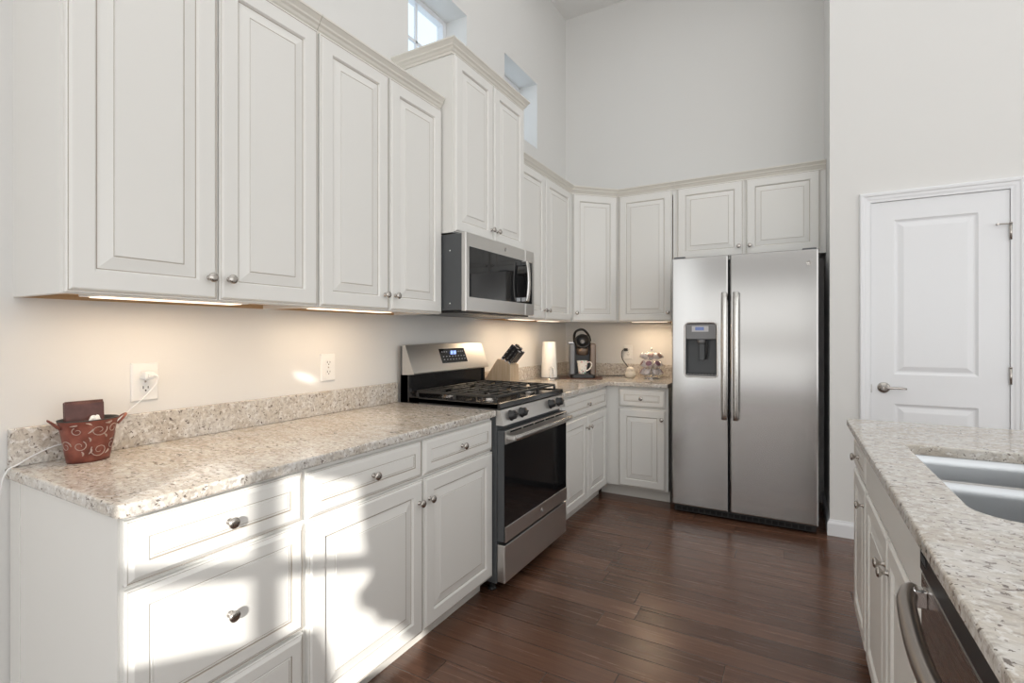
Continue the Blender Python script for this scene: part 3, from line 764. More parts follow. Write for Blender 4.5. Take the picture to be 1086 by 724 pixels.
# back guard
mb = MB(); mb.box(.0, w, px(.085), px(.033), .90, 1.052, 'enamel', .002, 1)
for x0, x1 in ((0, .016), (w - .016, w)):
    mb.prism([(px(.033), .90), (px(.16), .90), (px(.16), .936), (px(.125), .938), (px(.103), .952), (px(.096), .98), (px(.094), 1.05), (px(.033), 1.05)], 'x', x0, x1, 'enamel')
mb.box(0, w, px(.045), px(.031), 1.05, 1.208, 'dkgrey', .003, 1); mb.build('back_guard', t, 'black enamel back guard')
mb = MB(); nseg = 10
sec = [(px(.045), 1.208), (px(.054), 1.213), (px(.066), 1.211), (px(.126), 1.060), (px(.124), 1.054), (px(.045), 1.050)]
loops = []
for i in range(nseg + 1):
    f = i / nseg; bow = .007 * (1 - (2 * f - 1) ** 2)
    loops.append([(f * w, y - bow * (1 if k in (2, 3, 4) else 0), z + (bow * .9 if k < 3 else 0)) for k, (y, z) in enumerate(sec)])
mb.rings(loops, 'steel', 'steel', 'steel'); bg_ = mb.build('control_console', t, 'stainless slanted clock console')
def slant(x, z, out=0): # point on the slanted console face
    f = x / w; bow = .007 * (1 - (2 * f - 1) ** 2); k = (1.211 - z) / (1.211 - 1.060)
    return (x, px(.066 + .060 * k) - bow - out, z)
mb = MB(); a, b = .268, .525
mb.rings([[slant(a, 1.103, 0), slant(b, 1.103, 0), slant(b, 1.186, 0), slant(a, 1.186, 0)], [slant(a, 1.103, .0035), slant(b, 1.103, .0035), slant(b, 1.186, .0035), slant(a, 1.186, .0035)]], 'gloss', None, 'gloss')
cp = mb.build('display_panel', t, 'black touch panel with clock')
mb = MB()
for r_, zz in ((0, 1.120), (1, 1.138), (2, 1.165)):
    for i in range(8 if r_ < 2 else 6):
        x = a + .018 + i * .030 if r_ < 2 else (a + .016 + (i % 3) * .022 + (0 if i < 3 else .165))
        p = slant(x, zz, .0042); mb.box(p[0], p[0] + .010, p[1] - .0004, p[1] + .0006, p[2], p[2] + .005, 'mark')
leg_ = mb.build('button_legends', cp); leg_['kind'] = 'stuff'
mb = MB(); p0 = slant(a + .10, 1.152, .0042)
dg = {'1': 'bc', '2': 'abged', '0': 'abcdef', ':': ''}
x = p0[0]
for i in range(4):
    if i == 2: x += .006
    mb.box(x, x + .002, p0[1] - .0008, p0[1] + .001, 1.152, 1.172, 'digit'); mb.box(x + .007, x + .009, p0[1] - .0008, p0[1] + .001, 1.152, 1.172, 'digit')
    for zz in (1.151, 1.161, 1.171): mb.box(x, x + .009, p0[1] - .0008, p0[1] + .001, zz, zz + .002, 'digit')
    x += .013
mb.build('clock_digits', cp)
# burners and grates
BUR = [(.16, px(.50), .045), (.16, px(.23), .038), (w / 2, px(.365), .048), (w - .16, px(.50), .050), (w - .16, px(.23), .034)]
for bx_, by_, br in BUR:
    mb = MB(); mb.lathe((bx_, by_, .927), (0, 0, 1), [(br * 1.25, 0), (br * 1.2, .003), (br, .006), (br, .013), (br * .98, .013)], 'nickel', 24)
    mb.lathe((bx_, by_, .940), (0, 0, 1), [(br * .95, 0), (br * .97, .004), (br * .85, .008), (.002, .009)], 'iron', 24); mb.build('burner', t, 'round gas burner with black cap')
def grate(x0, x1):
    mb = MB(); y0, y1 = px(.622), px(.125); zt, zb_ = .968, .955; r = .0062
    def bar(a, b): mb.tube([a, b], r, 'iron', 8, False, sq=(1, 1.0))
    for x in (x0, x1): mb.box(x - r, x + r, y0, y1, zb_, zt, 'iron', .003, 1)
    for k in range(2): mb.box(x0, x1, (y0, y1)[k] - r, (y0, y1)[k] + r, zb_, zt, 'iron', .003, 1)
    n = 8
    for i in range(1, n):
        y = y0 + (y1 - y0) * i / n
        if i in (2, 6):
            xm = (x0 + x1) / 2; mb.box(x0, xm - .028, y - r * .8, y + r * .8, zb_, zt + .002, 'iron', .003, 1); mb.box(xm + .028, x1, y - r * .8, y + r * .8, zb_, zt + .002, 'iron', .003, 1)
        else: mb.box(x0, x1, y - r * .8, y + r * .8, zb_, zt, 'iron', .003, 1)
    xm = (x0 + x1) / 2
    mb.box(xm - r * .8, xm + r * .8, y0, y0 + .07, zb_, zt, 'iron', .003, 1); mb.box(xm - r * .8, xm + r * .8, y1 - .07, y1, zb_, zt, 'iron', .003, 1); mb.box(xm - r * .8, xm + r * .8, y0 + .18, y1 - .18, zb_, zt, 'iron', .003, 1)
    for x in (x0, x1):
        for y in (y0, y1, (y0 + y1) / 2): mb.box(x - .007, x + .007, y - .007, y + .007, .927, zb_, 'iron', .002, 1)
    mb.build('grate', t, 'black cast iron burner grate')
for i in range(3):
    a = .030 + i * .235; grate(a, a + .229)

# ------------------------------------------------------------------ microwave
t = thing('microwave', 'stainless over-the-range microwave hung under the tall wall cabinet', 'microwave', (.47, -2.3609, 1.39), R90)
h = .400
mb = MB(); mb.box(.0015, w - .0015, .026, .462, .004, h - .004, 'dkgrey', .003, 1)
for y, z in ((.10, .31), (.10, .04), (.38, .31), (.38, .04)): mb.lathe((.001, y, z), (-1, 0, 0), [(.005, -.001), (.005, .001), (.002, .002)], 'chrome', 10)
mb.build('body', t, 'dark grey microwave housing')
mb = MB(); mb.box(.02, w - .02, .03, .44, -.008, .004, 'black', .003, 1); mb.box(.20, .36, .06, .16, -.010, -.007, 'grey_plastic'); mb.box(.42, .66, .06, .16, -.010, -.007, 'grey_plastic')
mb.build('vent_base', t, 'black underside with vent grilles')
mb = MB()
gx0, gx1, gz0, gz1 = .030, .640, .072, .330
mb.rings([rect(0, 0, .640, 0, h, .026), rect(0, 0, .640, 0, h, .003), rect(.003, 0, .640, 0, h, 0)], 'steel', 'steel')
for x0, x1, z0, z1 in ((.003, gx0, .003, h - .003), (gx0, .637, .003, gz0), (gx0, .637, gz1, h - .003)): mb.add([(x0, 0, z0), (x1, 0, z0), (x1, 0, z1), (x0, 0, z1)], [[0, 1, 2, 3]], 'steel')
md = mb.build('door', t, 'stainless microwave door')
mb = MB(); mb.box(gx0, gx1 - .002, .0008, .014, gz0, gz1, 'gloss'); mb.build('door_glass', md, 'black glass window')
mb = MB(); mb.box(.642, w, 0, .026, 0, gz0, 'steel', .002, 1); mb.box(.642, w, 0, .026, gz1, h, 'steel', .002, 1); mb.box(.736, w, 0, .026, gz0, gz1, 'steel'); mb.box(.642, .736, .002, .026, gz0, gz1, 'gloss')
for i in range(6):
    for j in range(2): mb.box(.672 + j * .018, .682 + j * .018, .0012, .0025, gz0 + .02 + i * .036, gz0 + .026 + i * .036, 'mark')
mb.build('control_panel', t, 'narrow black keypad strip')
mb = MB(); mb.tube(smoothpath([(.600, -.034, .080), (.600, -.043, .13), (.600, -.047, .20), (.600, -.043, .27), (.600, -.034, .322)], 6), .015, 'bar', 14, sq=(1.1, .6), up=(1, 0, 0))
mb.build('handle', md, 'bowed stainless vertical handle')
for z in (.092, .310):
    mb = MB(); mb.box(.587, .613, -.036, .001, z - .014, z + .014, 'chrome', .003, 2); mb.build('handle_bracket', md)
badge(md, .397, .366, 0, .011)

# ------------------------------------------------------------------ refrigerator
FXL, FW = 1.1489, .8964
t = thing('refrigerator', 'stainless side-by-side refrigerator with water dispenser in the alcove', 'refrigerator', (FXL, -.767, 0))
mb = MB(); mb.box(.003, FW - .003, .085, .735, .03, 1.79, 'dkgrey', .004, 1); mb.build('body', t, 'dark grey refrigerator cabinet')
mb = MB(); mb.box(.012, FW - .012, .040, .09, .012, .058, 'black', .003, 1)
for i in range(22):
    x0 = .03 + i * .038; mb.box(x0, x0 + .030, .036, .041, .022, .046, 'slot')
mb.build('base_grille', t, 'black slotted base grille')
for x in (.07, FW - .07):
    for y in (.10, .66):
        mb = MB(); mb.lathe((x - .012, y, .018), (1, 0, 0), [(.016, 0), (.018, .003), (.018, .021), (.016, .024)], 'black', 14); mb.build('roller', t)
ZB, ZT = .064, 1.811
def fdoor(x0, x1):
    return rect(0, x0, x1, ZB, ZT, .078), rect(0, x0, x1, ZB, ZT, .012), rect(.003, x0, x1, ZB, ZT, .004), rect(.010, x0, x1, ZB, ZT, 0)
# left door with dispenser opening
dx0, dx1, dz0, dz1 = .092, .302, .978, 1.352
mb = MB(); mb.rings(list(fdoor(0, .372)), 'steel_fridge', 'dkgrey')
a0, a1, b0, b1 = .010, .362, ZB + .010, ZT - .010
outer = [(a0, b0), (a1, b0), (a1, b1), (a0, b1)]
hole = rrect(dx0, dx1, dz0, dz1, (.018, .018, .03, .03), 5)
bm = bmesh.new(); ed = []
for Lp in (outer, hole):
    vv = [bm.verts.new((x, 0, z)) for x, z in Lp]; ed += [bm.edges.new((vv[i], vv[(i + 1) % len(vv)])) for i in range(len(vv))]
bmesh.ops.triangle_fill(bm, use_beauty=True, edges=ed); mb.bm(bm, 'steel_fridge')
ld = mb.build('freezer_door', t, 'narrow left stainless door')
mb = MB(); L_ = lambda d, y: [(x, y, z) for x, z in offset_poly(hole, d)]
mb.rings([L_(-.008, .0), L_(-.006, -.003), L_(-.001, -.0035), L_(.003, 0), L_(.005, .006)], 'steel'); mb.build('dispenser_bezel', ld)
mb = MB(); mb.rings([L_(.004, .003), L_(.006, .07)], 'dkgrey', None, 'dkgrey'); 
mb.build('dispenser_recess', ld, 'dark dispenser recess')
mb = MB(); mb.box(dx0 + .006, dx1 - .006, .003, .05, 1.238, dz1 - .008, 'grey_plastic', .004, 2)
mb.box(dx0 + .045, dx1 - .055, .0015, .004, 1.290, 1.330, 'mark'); mb.build('dispenser_panel', ld, 'grey dispenser control panel')
mb = MB(); mb.box(dx0 + .068, dx0 + .125, .0005, .002, 1.300, 1.322, 'display'); mb.build('dispenser_display', ld, 'small blue display')
mb = MB(); mb.lathe((.196, .036, 1.24), (0, 0, -1), [(.03, 0), (.028, .02), (.018, .035)], 'grey_plastic', 16); mb.box(.180, .216, .030, .040, 1.09, 1.205, 'dkgrey', .004, 2)
mb.tube(bez((.225, .03, 1.235), (.24, .025, 1.2), (.235, .03, 1.15), (.225, .04, 1.10)), .006, 'black', 8); mb.build('dispenser_paddle', ld)
mb = MB(); mb.box(dx0 + .008, dx1 - .008, .004, .065, dz0 + .006, dz0 + .016, 'grey_plastic', .002, 1)
for i in range(9): mb.box(dx0 + .02 + i * .02, dx0 + .028 + i * .02, .008, .06, dz0 + .0155, dz0 + .0165, 'slot')
mb.build('drip_tray', ld)
mb = MB(); mb.rings(list(fdoor(.383, FW)), 'steel_fridge', 'dkgrey', 'steel_fridge'); rd = mb.build('fridge_door', t, 'wide right stainless door')
badge(rd, .843, 1.722, 0, .014)
for d_, hx in ((ld, .352), (rd, .424)):
    mb = MB(); pts = smoothpath([(hx, -.040, .700), (hx, -.052, .74), (hx, -.058, .9), (hx, -.060, 1.125), (hx, -.058, 1.35), (hx, -.052, 1.51), (hx, -.040, 1.552)], 6)
    mb.tube(pts, .0185, 'bar', 16, sq=(1, .55), up=(1, 0, 0))
    for z in (.725, 1.527): mb.box(hx - .013, hx + .013, -.046, .001, z - .02, z + .02, 'steel', .005, 2)
    mb.build('handle', d_, 'long stainless bar handle')
for x0 in (.01, FW - .09):
    mb = MB(); mb.box(x0, x0 + .08, .02, .16, 1.790, 1.822, 'dkgrey', .006, 2); mb.build('hinge_cover', t)

# ------------------------------------------------------------------ outlets and cords
def outlet(label, loc, rz):
    t = thing('power_outlet', label, 'outlet', loc, rz, 'power outlets')
    mb = MB(); mb.rings([rect(i, -.041, .041, -.064, .064, y) for i, y in ((0, 0), (0, -.003), (.003, -.0065), (.006, -.007))], 'plastic', None, 'plastic'); mb.build('cover_plate', t)
    for z in (-.022, .022):
        mb = MB(); P = [(x, zz + z) for x, zz in rrect(-.017, .017, -.0145, .0145, .009, 5)]
        mb.rings([[(x, -.0065, zz) for x, zz in P], [(x, -.009, zz) for x, zz in P]], 'plastic', None, 'plastic')
        mb.box(-.0085, -.006, -.0094, -.0088, z - .002, z + .0075, 'slot'); mb.box(.006, .0085, -.0094, -.0088, z - .001, z + .0065, 'slot')
        mb.lathe((0, -.0094, z - .0075), (0, -1, 0), [(.0028, 0), (.0028, .0002)], 'slot', 10); mb.build('receptacle', t)
    mb = MB(); mb.lathe((0, -.007, 0), (0, -1, 0), [(.0035, 0), (.003, .0012), (.0005, .0014)], 'nickel', 10); mb.build('screw', t)
    return t
outlet('white wall outlet with a charger plugged in, above the left counter end', (0.0005, -3.5795, 1.113), R90)
outlet('white wall outlet midway between the charger and the range', (0.0005, -2.8195, 1.117), R90)
outlet('white back wall outlet behind the coffee maker cord', (.612, -.0005, 1.112), 0)
t = thing('phone_charger', 'white plug-in charger in the upper socket of the left outlet', 'charger', (.0100, -3.5795, 1.135), R90)
mb = MB(); mb.box(-.018, .012, -.034, 0, -.014, .014, 'plastic', .004, 3); mb.build('plug_body', t)
mb = MB(); mb.box(-.010, .014, -.040, -.034, -.006, .006, 'plastic', .002, 2); mb.build('connector', t)
mb = MB(); mb.tube(smoothpath([(.052, -3.575, 1.135), (.060, -3.566, 1.131), (.055, -3.568, 1.11), (.045, -3.59, 1.075), (.035, -3.64, 1.025), (.030, -3.70, .975), (.030, -3.78, .953), (.030, -3.83, .945), (.034, -3.875, .928), (.040, -3.905, .913), (.042, -3.930, .898), (.036, -3.941, .84), (.03, -3.945, .70), (.028, -3.947, .4), (.028, -3.95, .1), (.05, -4.0, .006)], 8), .0022, 'cable', 8)
tag(mb.build('charging_cable'), 'white charging cable running behind the bucket and off the counter end', 'cable')

# ------------------------------------------------------------------ copper bucket with wallet and cloth
bc = (.10, -3.770, CZ + .0008); BH = .122
t = thing('copper_bucket', 'small red-brown oval metal bucket with scroll relief on the left counter', 'bucket', bc, R90 - .12)
def ring_el(a, b, z, n=36): return [(a * math.cos(2 * PI * k / n), b * math.sin(2 * PI * k / n), z) for k in range(n)]
mb = MB()
mb.rings([ring_el(.050, .038, 0), ring_el(.0535, .041, .02), ring_el(.0625, .049, .08), ring_el(.0695, .055, .116), ring_el(.0715, .057, .120), ring_el(.0715, .057, .123), ring_el(.0690, .0545, .123), ring_el(.061, .0475, .08), ring_el(.0485, .0365, .004)], ['copper'] * 4 + ['iron'] * 4, 'copper', 'iron', True); mb.build('bucket_body', t)
def surf(th, z, out=.0008):
    a = .050 + .0195 * (z / .116); b = .038 + .017 * (z / .116); return ((a + out) * math.cos(th), (b + out) * math.sin(th), z)
mb = MB()
def scroll(th0, z0, r, turns, sgn, w_=.0016, start=0):
    pts = []
    for k in range(int(turns * 14)):
        a = start + sgn * k / 14 * 2 * PI; rr = r * (1 - k / (turns * 14) * .8); pts.append(surf(th0 + rr * math.cos(a) / .055, z0 + rr * math.sin(a)))
    mb.tube(pts, [w_ * (1 - .5 * k / len(pts)) for k in range(len(pts))], 'relief', 6)
for th0, z0, r, tr, sg, st in ((-1.30, .034, .021, 1.5, 1, 2.6), (-1.38, .092, .018, 1.4, -1, .4), (-2.1, .050, .016, 1.3, -1, 1.), (-2.15, .092, .012, 1.2, 1, 2.), (-.65, .045, .017, 1.4, -1, 2.2), (-.75, .092, .014, 1.2, 1, .6), (-2.75, .05, .017, 1.4, 1, 0), (0, .06, .018, 1.4, 1, 1), (.8, .05, .018, 1.4, -1, 1), (1.6, .06, .018, 1.4, 1, 1), (2.4, .05, .018, 1.4, -1, 1)):
    scroll(th0, z0, r, tr, sg, .0014, st)
for th0, z0, ang in ((-1.75, .025, 1.2), (-1.70, .060, 1.9), (-1.78, .085, 1.0), (-1.05, .068, 2.2), (-1.0, .020, .9), (-2.0, .020, 1.8), (-1.15, .110, .3), (-1.65, .108, 2.6), (-.95, .108, 2.9), (-2.4, .108, .2)):
    pts = [surf(th0 + math.cos(ang) * s_ * .012 / .055 + .06 * math.sin(s_ * 2.2), z0 + math.sin(ang) * s_ * .012) for s_ in (0, .4, .8, 1.2)]
    pts = [p if p[2] < .115 else (p[0], p[1], .115) for p in pts]
    mb.tube(smoothpath(pts, 4), [.0006 + .0018 * math.sin(PI * k / 12) for k in range(13)], 'relief', 6)
mb.build('scroll_relief', t, 'worn pale leaf and scroll relief')
for sg in (1, -1):
    mb = MB(); mb.tube(smoothpath([(sg * .066, -.014, .100), (sg * .080, -.016, .117), (sg * .090, 0, .126), (sg * .080, .016, .117), (sg * .066, .014, .100)], 6), .004, 'copper', 8, sq=(.6, 1)); mb.build('handle', t)
# wallet leaning in the bucket, back towards the wall
t = thing('wallet', 'dark brown leather wallet standing in the copper bucket', 'wallet', (.092, -3.775, CZ + .070), R90 - .10)
T = Matrix.Rotation(-.10, 4, 'X')
mb = MB(); mb.box(-.046, .046, .004, .013, 0, .104, 'leather', .004, 3, T); mb.build('back_flap', t)
mb = MB(); mb.box(-.046, .046, -.008, .003, 0, .100, 'leather', .005, 3, T); mb.build('front_flap', t)
mb = MB(); mb.tube([T @ Vector((-.044, 0, .100)), T @ Vector((.044, 0, .100))], .005, 'leather', 8); mb.build('fold_edge', t)
t = thing('paper_scrap', 'crumpled white tissue peeking over the rim of the copper bucket', 'tissue', (.122, -3.762, CZ + .095))
mb = MB(); bm = bmesh.new(); bmesh.ops.create_icosphere(bm, subdivisions=3, radius=.016)
for v in bm.verts: v.co *= 1 + .25 * math.sin(v.co.x * 300 + 1) * math.sin(v.co.y * 260) + random.uniform(-.08, .08)
for v in bm.verts: v.co = Vector((v.co.x * .8, v.co.y * .9, v.co.z * 1.1 + .02))
mb.bm(bm, 'paper'); mb.build('tissue', t)

# ------------------------------------------------------------------ knife block and knives
t = thing('knife_block', 'pale wooden knife block beside the range', 'knife block', (.02, -1.555, CZ + .0005))
mb = MB(); poly = [(.005, 0), (.150, .204), (.160, .203), (.250, .166), (.250, 0)]
mb.prism(poly, 'y', 0, .118, 'blockwood')
o = mb.build('block', t); bv = o.modifiers.new('bevel', 'BEVEL'); bv.width = .002; bv.segments = 2; bv.limit_method = 'ANGLE'
hd = Vector((.66, 0, .75)).normalized(); fd = Vector((.09, 0, -.037)).normalized()
mb = MB()
nrmv = Vector((.037, 0, .09)).normalized()
for r_ in range(3):
    for c_ in range(4):
        p = Vector((.163, 0, .2018)) + fd * (.012 + r_ * .030) + Vector((0, .018 + c_ * .027, 0))
        a_ = p + fd * .008; b_ = p - fd * .008
        mb.add([tuple(a_ + Vector((0, -.002, 0)) + nrmv * .0006), tuple(a_ + Vector((0, .002, 0)) + nrmv * .0006), tuple(b_ + Vector((0, .002, 0)) + nrmv * .0006), tuple(b_ + Vector((0, -.002, 0)) + nrmv * .0006)], [[0, 1, 2, 3]], 'slot')
mb.build('slots', t)
# one knife, origin at the bolster, handle along +Z
kn0 = None
def knife(loc, rot, label, sc):
    global kn0
    if kn0 is None:
        kn0 = thing('kitchen_knife', label, 'knife', loc, 0, 'knives in the block'); kn0.rotation_euler = rot
        mb = MB(); mb.box(-.010, .010, -.0065, .0065, .010, .125, 'black', .005, 3)
        mb.build('handle', kn0, 'black knife handle')
        mb = MB(); mb.box(-.0095, .0095, -.006, .006, .001, .011, 'chrome', .002, 2); mb.build('bolster', kn0)
        mb = MB()
        for z in (.03, .062, .094): mb.lathe((0, -.0066, z), (0, -1, 0), [(.003, 0), (.003, .0006), (.0005, .0007)], 'chrome', 8)
        mb.build('rivets', kn0)
        mb = MB(); mb.box(-.0103, .0103, -.0014, .0014, .012, .122, 'chrome'); mb.build('tang', kn0, 'bright steel tang line')
        mb = MB(); mb.box(-.0085, .0085, -.0055, .0055, .124, .1275, 'chrome', .0015, 1); mb.build('end_cap', kn0, 'bright steel end cap'); k = kn0
    else:
        k = dup(kn0, loc, rot, label, 'knives in the block')
    k.scale = (1, 1, sc); return k
ang = math.atan2(hd.x, hd.z)
kl = ['black-handled knife in the upper row of the block, nearest the range', 'black-handled knife second from the range in the block upper row', 'black-handled knife third from the range in the block upper row', 'black-handled knife in the upper row of the block, farthest from the range',
      'black-handled knife in the middle row of the block, nearest the range', 'black-handled knife second from the range in the block middle row', 'black-handled knife third from the range in the block middle row', 'black-handled knife in the middle row of the block, farthest from the range',
      'short black-handled knife in the low front row of the block, nearest the range', 'short black-handled knife second from the range in the block front row', 'short black-handled knife third from the range in the block front row', 'short black-handled knife in the block front row, farthest from the range']
i = 0
for r_ in range(3):
    for c_ in range(4):
        p = Vector((.163, 0, .2018)) + fd * (.012 + r_ * .030) + Vector((0, .018 + c_ * .027, 0)) + hd * .002
        knife((.02 + p.x, -1.555 + p.y, CZ + .0005 + p.z), (0, ang, 0), kl[i], (1.06, 1.0, .86)[r_] * (1 - .04 * (c_ % 2))); i += 1

# ------------------------------------------------------------------ paper towel holder
pc = (.150, -.690, CZ + .0005)
t = thing('paper_towel_holder', 'chrome upright paper towel holder on the corner counter', 'holder', pc)
mb = MB(); mb.lathe((0, 0, 0), (0, 0, 1), [(.086, 0), (.088, .004), (.084, .010), (.06, .014), (.014, .016), (.007, .020)], 'nickel', 36); mb.build('base', t)
mb = MB(); mb.lathe((0, 0, .016), (0, 0, 1), [(.007, 0), (.007, .270), (.009, .272), (.009, .276), (.003, .277)], 'chrome', 14); mb.build('post', t)
mb = MB(); a = math.radians(-62); fx, fy = math.cos(a) * .076, math.sin(a) * .076
mb.tube(smoothpath([(fx, fy, .010), (fx, fy, .08), (fx + .003, fy + .002, .098), (fx + .012, fy + .006, .105), (fx + .020, fy + .010, .098), (fx + .023, fy + .011, .08), (fx + .023, fy + .011, .010)], 6), .0028, 'chrome', 8); mb.build('tension_arm', t)
t = thing('paper_towel_roll', 'white paper towel roll standing on the chrome holder', 'paper towel', (pc[0], pc[1], CZ + .0175))
mb = MB(); lo = []; n = 48
for z, r in ((0, .064), (.004, .065), (.14, .061), (.285, .055), (.290, .053)):
    lo.append([((r + .003 * max(0, math.cos(2 * PI * k / n + 1.1)) ** 8) * math.cos(2 * PI * k / n), (r + .003 * max(0, math.cos(2 * PI * k / n + 1.1)) ** 8) * math.sin(2 * PI * k / n), z) for k in range(n)])
lo.append([(.02 * math.cos(2 * PI * k / n), .02 * math.sin(2 * PI * k / n), .290) for k in range(n)])
lo.append([(.0185 * math.cos(2 * PI * k / n), .0185 * math.sin(2 * PI * k / n), .01) for k in range(n)])
mb.rings(lo, 'paper', None, None, True); mb.build('roll', t)
mb = MB(); th0, th1 = -1.25, -.55
def arcp(r0, r1, z0, z1, y): pass
ip = []
for k in range(9):
    th = th0 + (th1 - th0) * k / 8; ip.append((th, .0665 if k else .0655))
mb.rings([[(r * math.cos(th) * (1.01 - .16 * z / .29), r * math.sin(th) * (1.01 - .16 * z / .29), z) for th, r in ip] for z in (.001, .288)], 'paper', None, None, True, None, False)
o = mb.build('loose_sheet', t); sm_ = o.modifiers.new('solid', 'SOLIDIFY'); sm_.thickness = .0008

# ------------------------------------------------------------------ coffee maker
cr = math.radians(24); cl = (.335, -.42, 0)
t = thing('serving_mat', 'thin dark brown mat under the coffee maker', 'mat', (.325, -.44, CZ + .0003), math.radians(20))
mb = MB(); P = rrect(-.185, .185, -.155, .155, .03, 5)
mb.rings([[(x, y, 0) for x, y in P], [(x, y, .003) for x, y in P], [(x, y, .004) for x, y in offset_poly(P, .002)]], 'matwood', 'matwood', 'matwood'); mb.build('mat_sheet', t)
cz = CZ + .0045
t = thing('coffee_maker', 'black and grey single-serve pod coffee maker with raised loop handle', 'coffee maker', (cl[0], cl[1], cz), cr)
mb = MB(); P = rrect(-.105, .105, -.115, .135, (.03, .03, .03, .03), 6)
mb.rings([[(x, y, z) for x, y in offset_poly(P, d)] for d, z in ((.002, 0), (0, .003), (0, .028), (.003, .032))], 'coffee_black', 'coffee_black', 'coffee_black'); mb.build('base', t)
mb = MB()
for i in range(9): mb.box(-.048 + i * .0115, -.043 + i * .0115, -.105, -.03, .0318, .034, 'grey_plastic')
mb.build('drip_grate', t)
def colm(mb, x0, x1, y0, y1, z0, z1, r, m):
    P = rrect(x0, x1, y0, y1, r, 5); mb.rings([[(x, y, z) for x, y in offset_poly(P, d)] for d, z in ((0, z0), (0, z1 - .012), (.003, z1 - .004), (.010, z1))], m, m, m)
mb = MB(); colm(mb, -.072, .072, .005, .130, .03, .285, (.01, .01, .02, .02), 'coffee_black'); mb.build('rear_column', t)
mb = MB(); colm(mb, -.112, -.062, -.070, .125, .006, .290, (.016, .012, .02, .02), 'coffee_grey'); mb.build('side_shell', t, 'metallic grey side shell')
mb = MB(); colm(mb, .062, .112, -.065, .125, .006, .288, (.012, .016, .02, .02), 'coffee_brown'); mb.build('water_tank', t, 'smoky brown side tank')
mb = MB(); mb.lathe((0, -.028, .222), (0, 0, 1), [(.030, -.034), (.046, -.026), (.054, .0), (.056, .026)], 'coffee_brown', 28); mb.build('pod_holder', t, 'bronze pod holder')
mb = MB(); T = Matrix.Translation((0, -.030, .296)) @ Matrix.Rotation(-.42, 4, 'X')
mb.lathe((0, 0, 0), (0, -1, 0), [(.042, -.055), (.060, -.045), (.066, 0), (.066, .030), (.055, .040), (.051, .036), (.048, .012), (.002, .010)], 'coffee_black', 28, True, T)
mb.lathe((0, 0, 0), (0, -1, 0), [(.020, .009), (.018, .022), (.004, .022)], 'grey_plastic', 16, True, T); hd_ = mb.build('brew_head', t, 'open black brewing head')
mb = MB(); mb.lathe((0, 0, 0), (0, -1, 0), [(.0672, .006), (.0685, .012), (.0672, .018)], 'coffee_brown', 28, True, T, False); mb.build('trim_ring', hd_)
mb = MB(); mb.tube(smoothpath([(-.066, -.030, .300), (-.068, .000, .350), (-.054, .02, .388), (-.018, .03, .406), (.018, .03, .400), (.052, .0, .358), (.064, -.030, .310)], 7), .0095, 'coffee_black', 10, sq=(1, 1.4)); mb.build('loop_handle', t, 'raised black loop handle')
mb = MB(); mb.box(-.12, -.06, .02, .10, .288, .300, 'chrome', .005, 2); mb.build('lid_edge', t)
# mug on the drip tray
mg = Matrix.Rotation(cr, 3, 'Z') @ Vector((-.004, -.081, 0))
t = thing('coffee_mug', 'white printed mug on the coffee maker drip tray', 'mug', (cl[0] + mg.x, cl[1] + mg.y, cz + .0348), cr - .30)
mb = MB(); mb.lathe((0, 0, 0), (0, 0, 1), [(.028, 0), (.031, .002), (.034, .03), (.040, .075), (.045, .108), (.0455, .110), (.0435, .110), (.038, .075), (.031, .03), (.026, .006), (.001, .005)], 'mug', 32); mb.build('cup', t)
mb = MB(); mb.tube(smoothpath([(.043, 0, .096), (.060, 0, .100), (.078, 0, .090), (.078, 0, .068), (.060, 0, .040), (.036, 0, .026)], 6), .0055, 'mug', 10, sq=(.8, 1.2)); mb.build('handle', t)
# cord
mb = MB(); mb.tube(smoothpath([(.592, -.036, 1.134), (.575, -.048, 1.130), (.567, -.055, 1.10), (.575, -.055, 1.05), (.610, -.052, 1.0), (.642, -.055, .955), (.630, -.09, .918), (.585, -.15, .9095), (.52, -.22, .9095), (.47, -.285, .9105), (.43, -.295, .918)], 8), .0042, 'black', 8)
mb.box(.580, .612, -.036, -.0103, 1.122, 1.147, 'black', .005, 2)
tag(mb.build('appliance_cord'), 'black power cord from back wall outlet to coffee maker', 'cord')

# ------------------------------------------------------------------ cream ceramic figurine
t = thing('ceramic_figurine', 'small cream textured ceramic figurine between cord and pod carousel', 'figurine', (.697, -.235, CZ + .0005))
mb = MB(); bm = bmesh.new(); bmesh.ops.create_uvsphere(bm, u_segments=40, v_segments=28, radius=1)
for v in bm.verts:
    th = math.atan2(v.co.y, v.co.x); u = (v.co.z + 1) / 2; h = .094 * u
    lower = math.sqrt(max(0, 1 - ((h - .030) / .036) ** 2)) * .044 if h < .066 else 0
    upper = math.sqrt(max(0, 1 - ((h - .066) / .029) ** 2)) * .033 if h > .037 else 0
    r = max(lower, upper, .0006) * (1 if 0 < u < 1 else 0)
    r *= 1 + .045 * math.sin(th * 8 + (math.floor(u * 7) % 2) * PI) * abs(math.sin(u * 7 * PI))
    v.co = Vector((r * math.cos(th), r * math.sin(th), h))
mb.bm(bm, 'ceramic', True); mb.build('body', t)
mb = MB()
for th in (-1.9, -1.2): mb.sphere((.028 * math.cos(th), .030 * math.sin(th), .074), .0065, 'ceramic', 12, 8)
mb.build('raised_eyes', t)

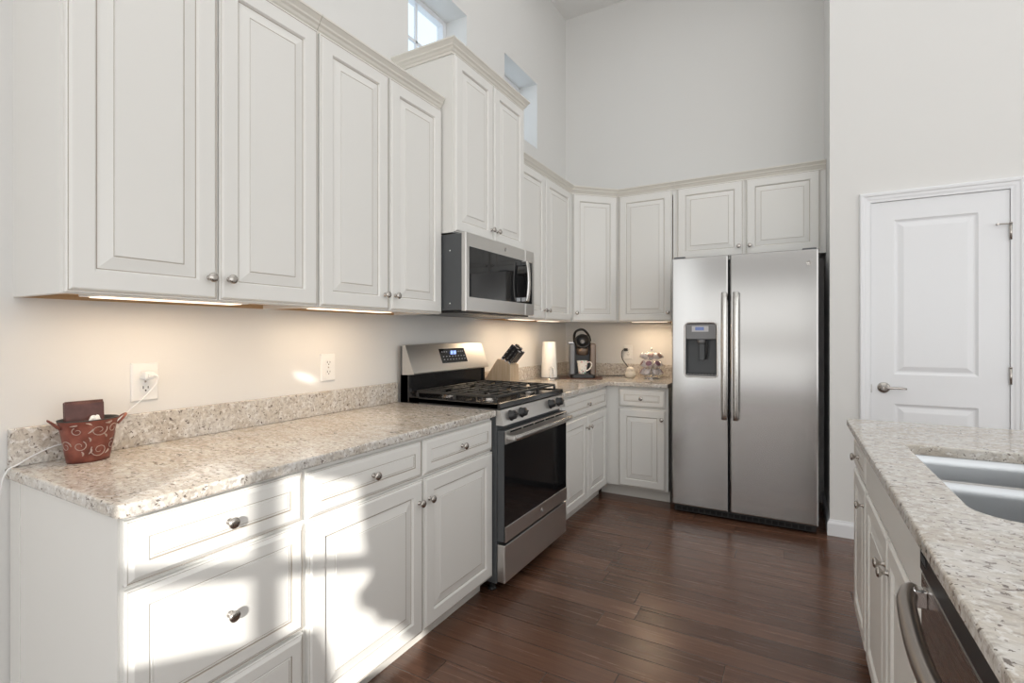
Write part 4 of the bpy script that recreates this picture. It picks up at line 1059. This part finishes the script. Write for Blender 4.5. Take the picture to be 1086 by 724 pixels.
# ------------------------------------------------------------------ pod carousel with pods
cc = (.868, -.205, CZ + .0005)
t = thing('pod_carousel', 'round chrome three-tier coffee pod carousel beside the refrigerator', 'carousel', cc)
mb = MB(); mb.lathe((0, 0, 0), (0, 0, 1), [(.066, 0), (.070, .003), (.068, .010), (.03, .014), (.008, .016)], 'chrome', 32); mb.build('base', t)
mb = MB(); mb.lathe((0, 0, .014), (0, 0, 1), [(.005, 0), (.005, .215), (.008, .222), (.009, .232), (.006, .240), (.001, .242)], 'chrome', 14); mb.build('post', t)
TZ = [.050, .118, .186]; NP = 7; RC = .066; TIL = .55
PR = []
for zi, z in enumerate(TZ):
    mb = MB()
    for k in range(NP):
        th = 2 * PI * k / NP + zi * .2; d = Vector((math.cos(th) * math.cos(TIL), math.sin(th) * math.cos(TIL), math.sin(TIL)))
        c = Vector((math.cos(th) * RC, math.sin(th) * RC, z)); u = d.orthogonal().normalized(); w_ = d.cross(u)
        pts = [c + (u * math.cos(2 * PI * q / 14) + w_ * math.sin(2 * PI * q / 14)) * .0277 + d * .0192 for q in range(15)]
        mb.tube(pts, .0014, 'chrome', 6)
        mb.tube([Vector((0, 0, z - .012)), c - d * .029 + Vector((0, 0, -.006))], .0015, 'chrome', 6)
        PR.append((zi, k, th, c, d))
    mb.build('wire_tier', t, 'chrome wire tier of pod rings')
pod0 = {}
nm = {0: 'lowest', 1: 'middle', 2: 'top'}
def podmesh(foil):
    t = None
    return foil
pr = random.Random(3)
for zi, k, th, c, d in PR:
    foil = ('foil1', 'foil2', 'foil3')[(k * 2 + zi * 1 + (k // 3)) % 3]
    rot = Vector(d).to_track_quat('Z', 'Y').to_euler()
    loc = (cc[0] + c.x, cc[1] + c.y, cc[2] + c.z)
    colr = {'foil1': 'plum', 'foil2': 'bronze', 'foil3': 'pale silver'}[foil]
    side = math.sin(th)
    lab = 'coffee pod with %s foil lid in the %s ring of the carousel' % (colr, nm[zi])
    grp = '%s-lidded pods in the %s carousel tier' % (colr, nm[zi])
    if foil not in pod0:
        p = thing('coffee_pod', lab, 'coffee pod', loc, 0, grp); p.rotation_euler = rot
        mb = MB(); mb.lathe((0, 0, 0), (0, 0, 1), [(.0180, -.024), (.0196, -.023), (.0238, .0195), (.0252, .021), (.0252, .0232), (.023, .0236)], 'podcup', 20); mb.build('cup', p)
        mb = MB(); mb.lathe((0, 0, .0235), (0, 0, 1), [(.0238, 0), (.023, .0009), (.001, .0012)], foil, 20); mb.build('foil_lid', p)
        pod0[foil] = p
    else:
        dup(pod0[foil], loc, tuple(rot), lab, grp)
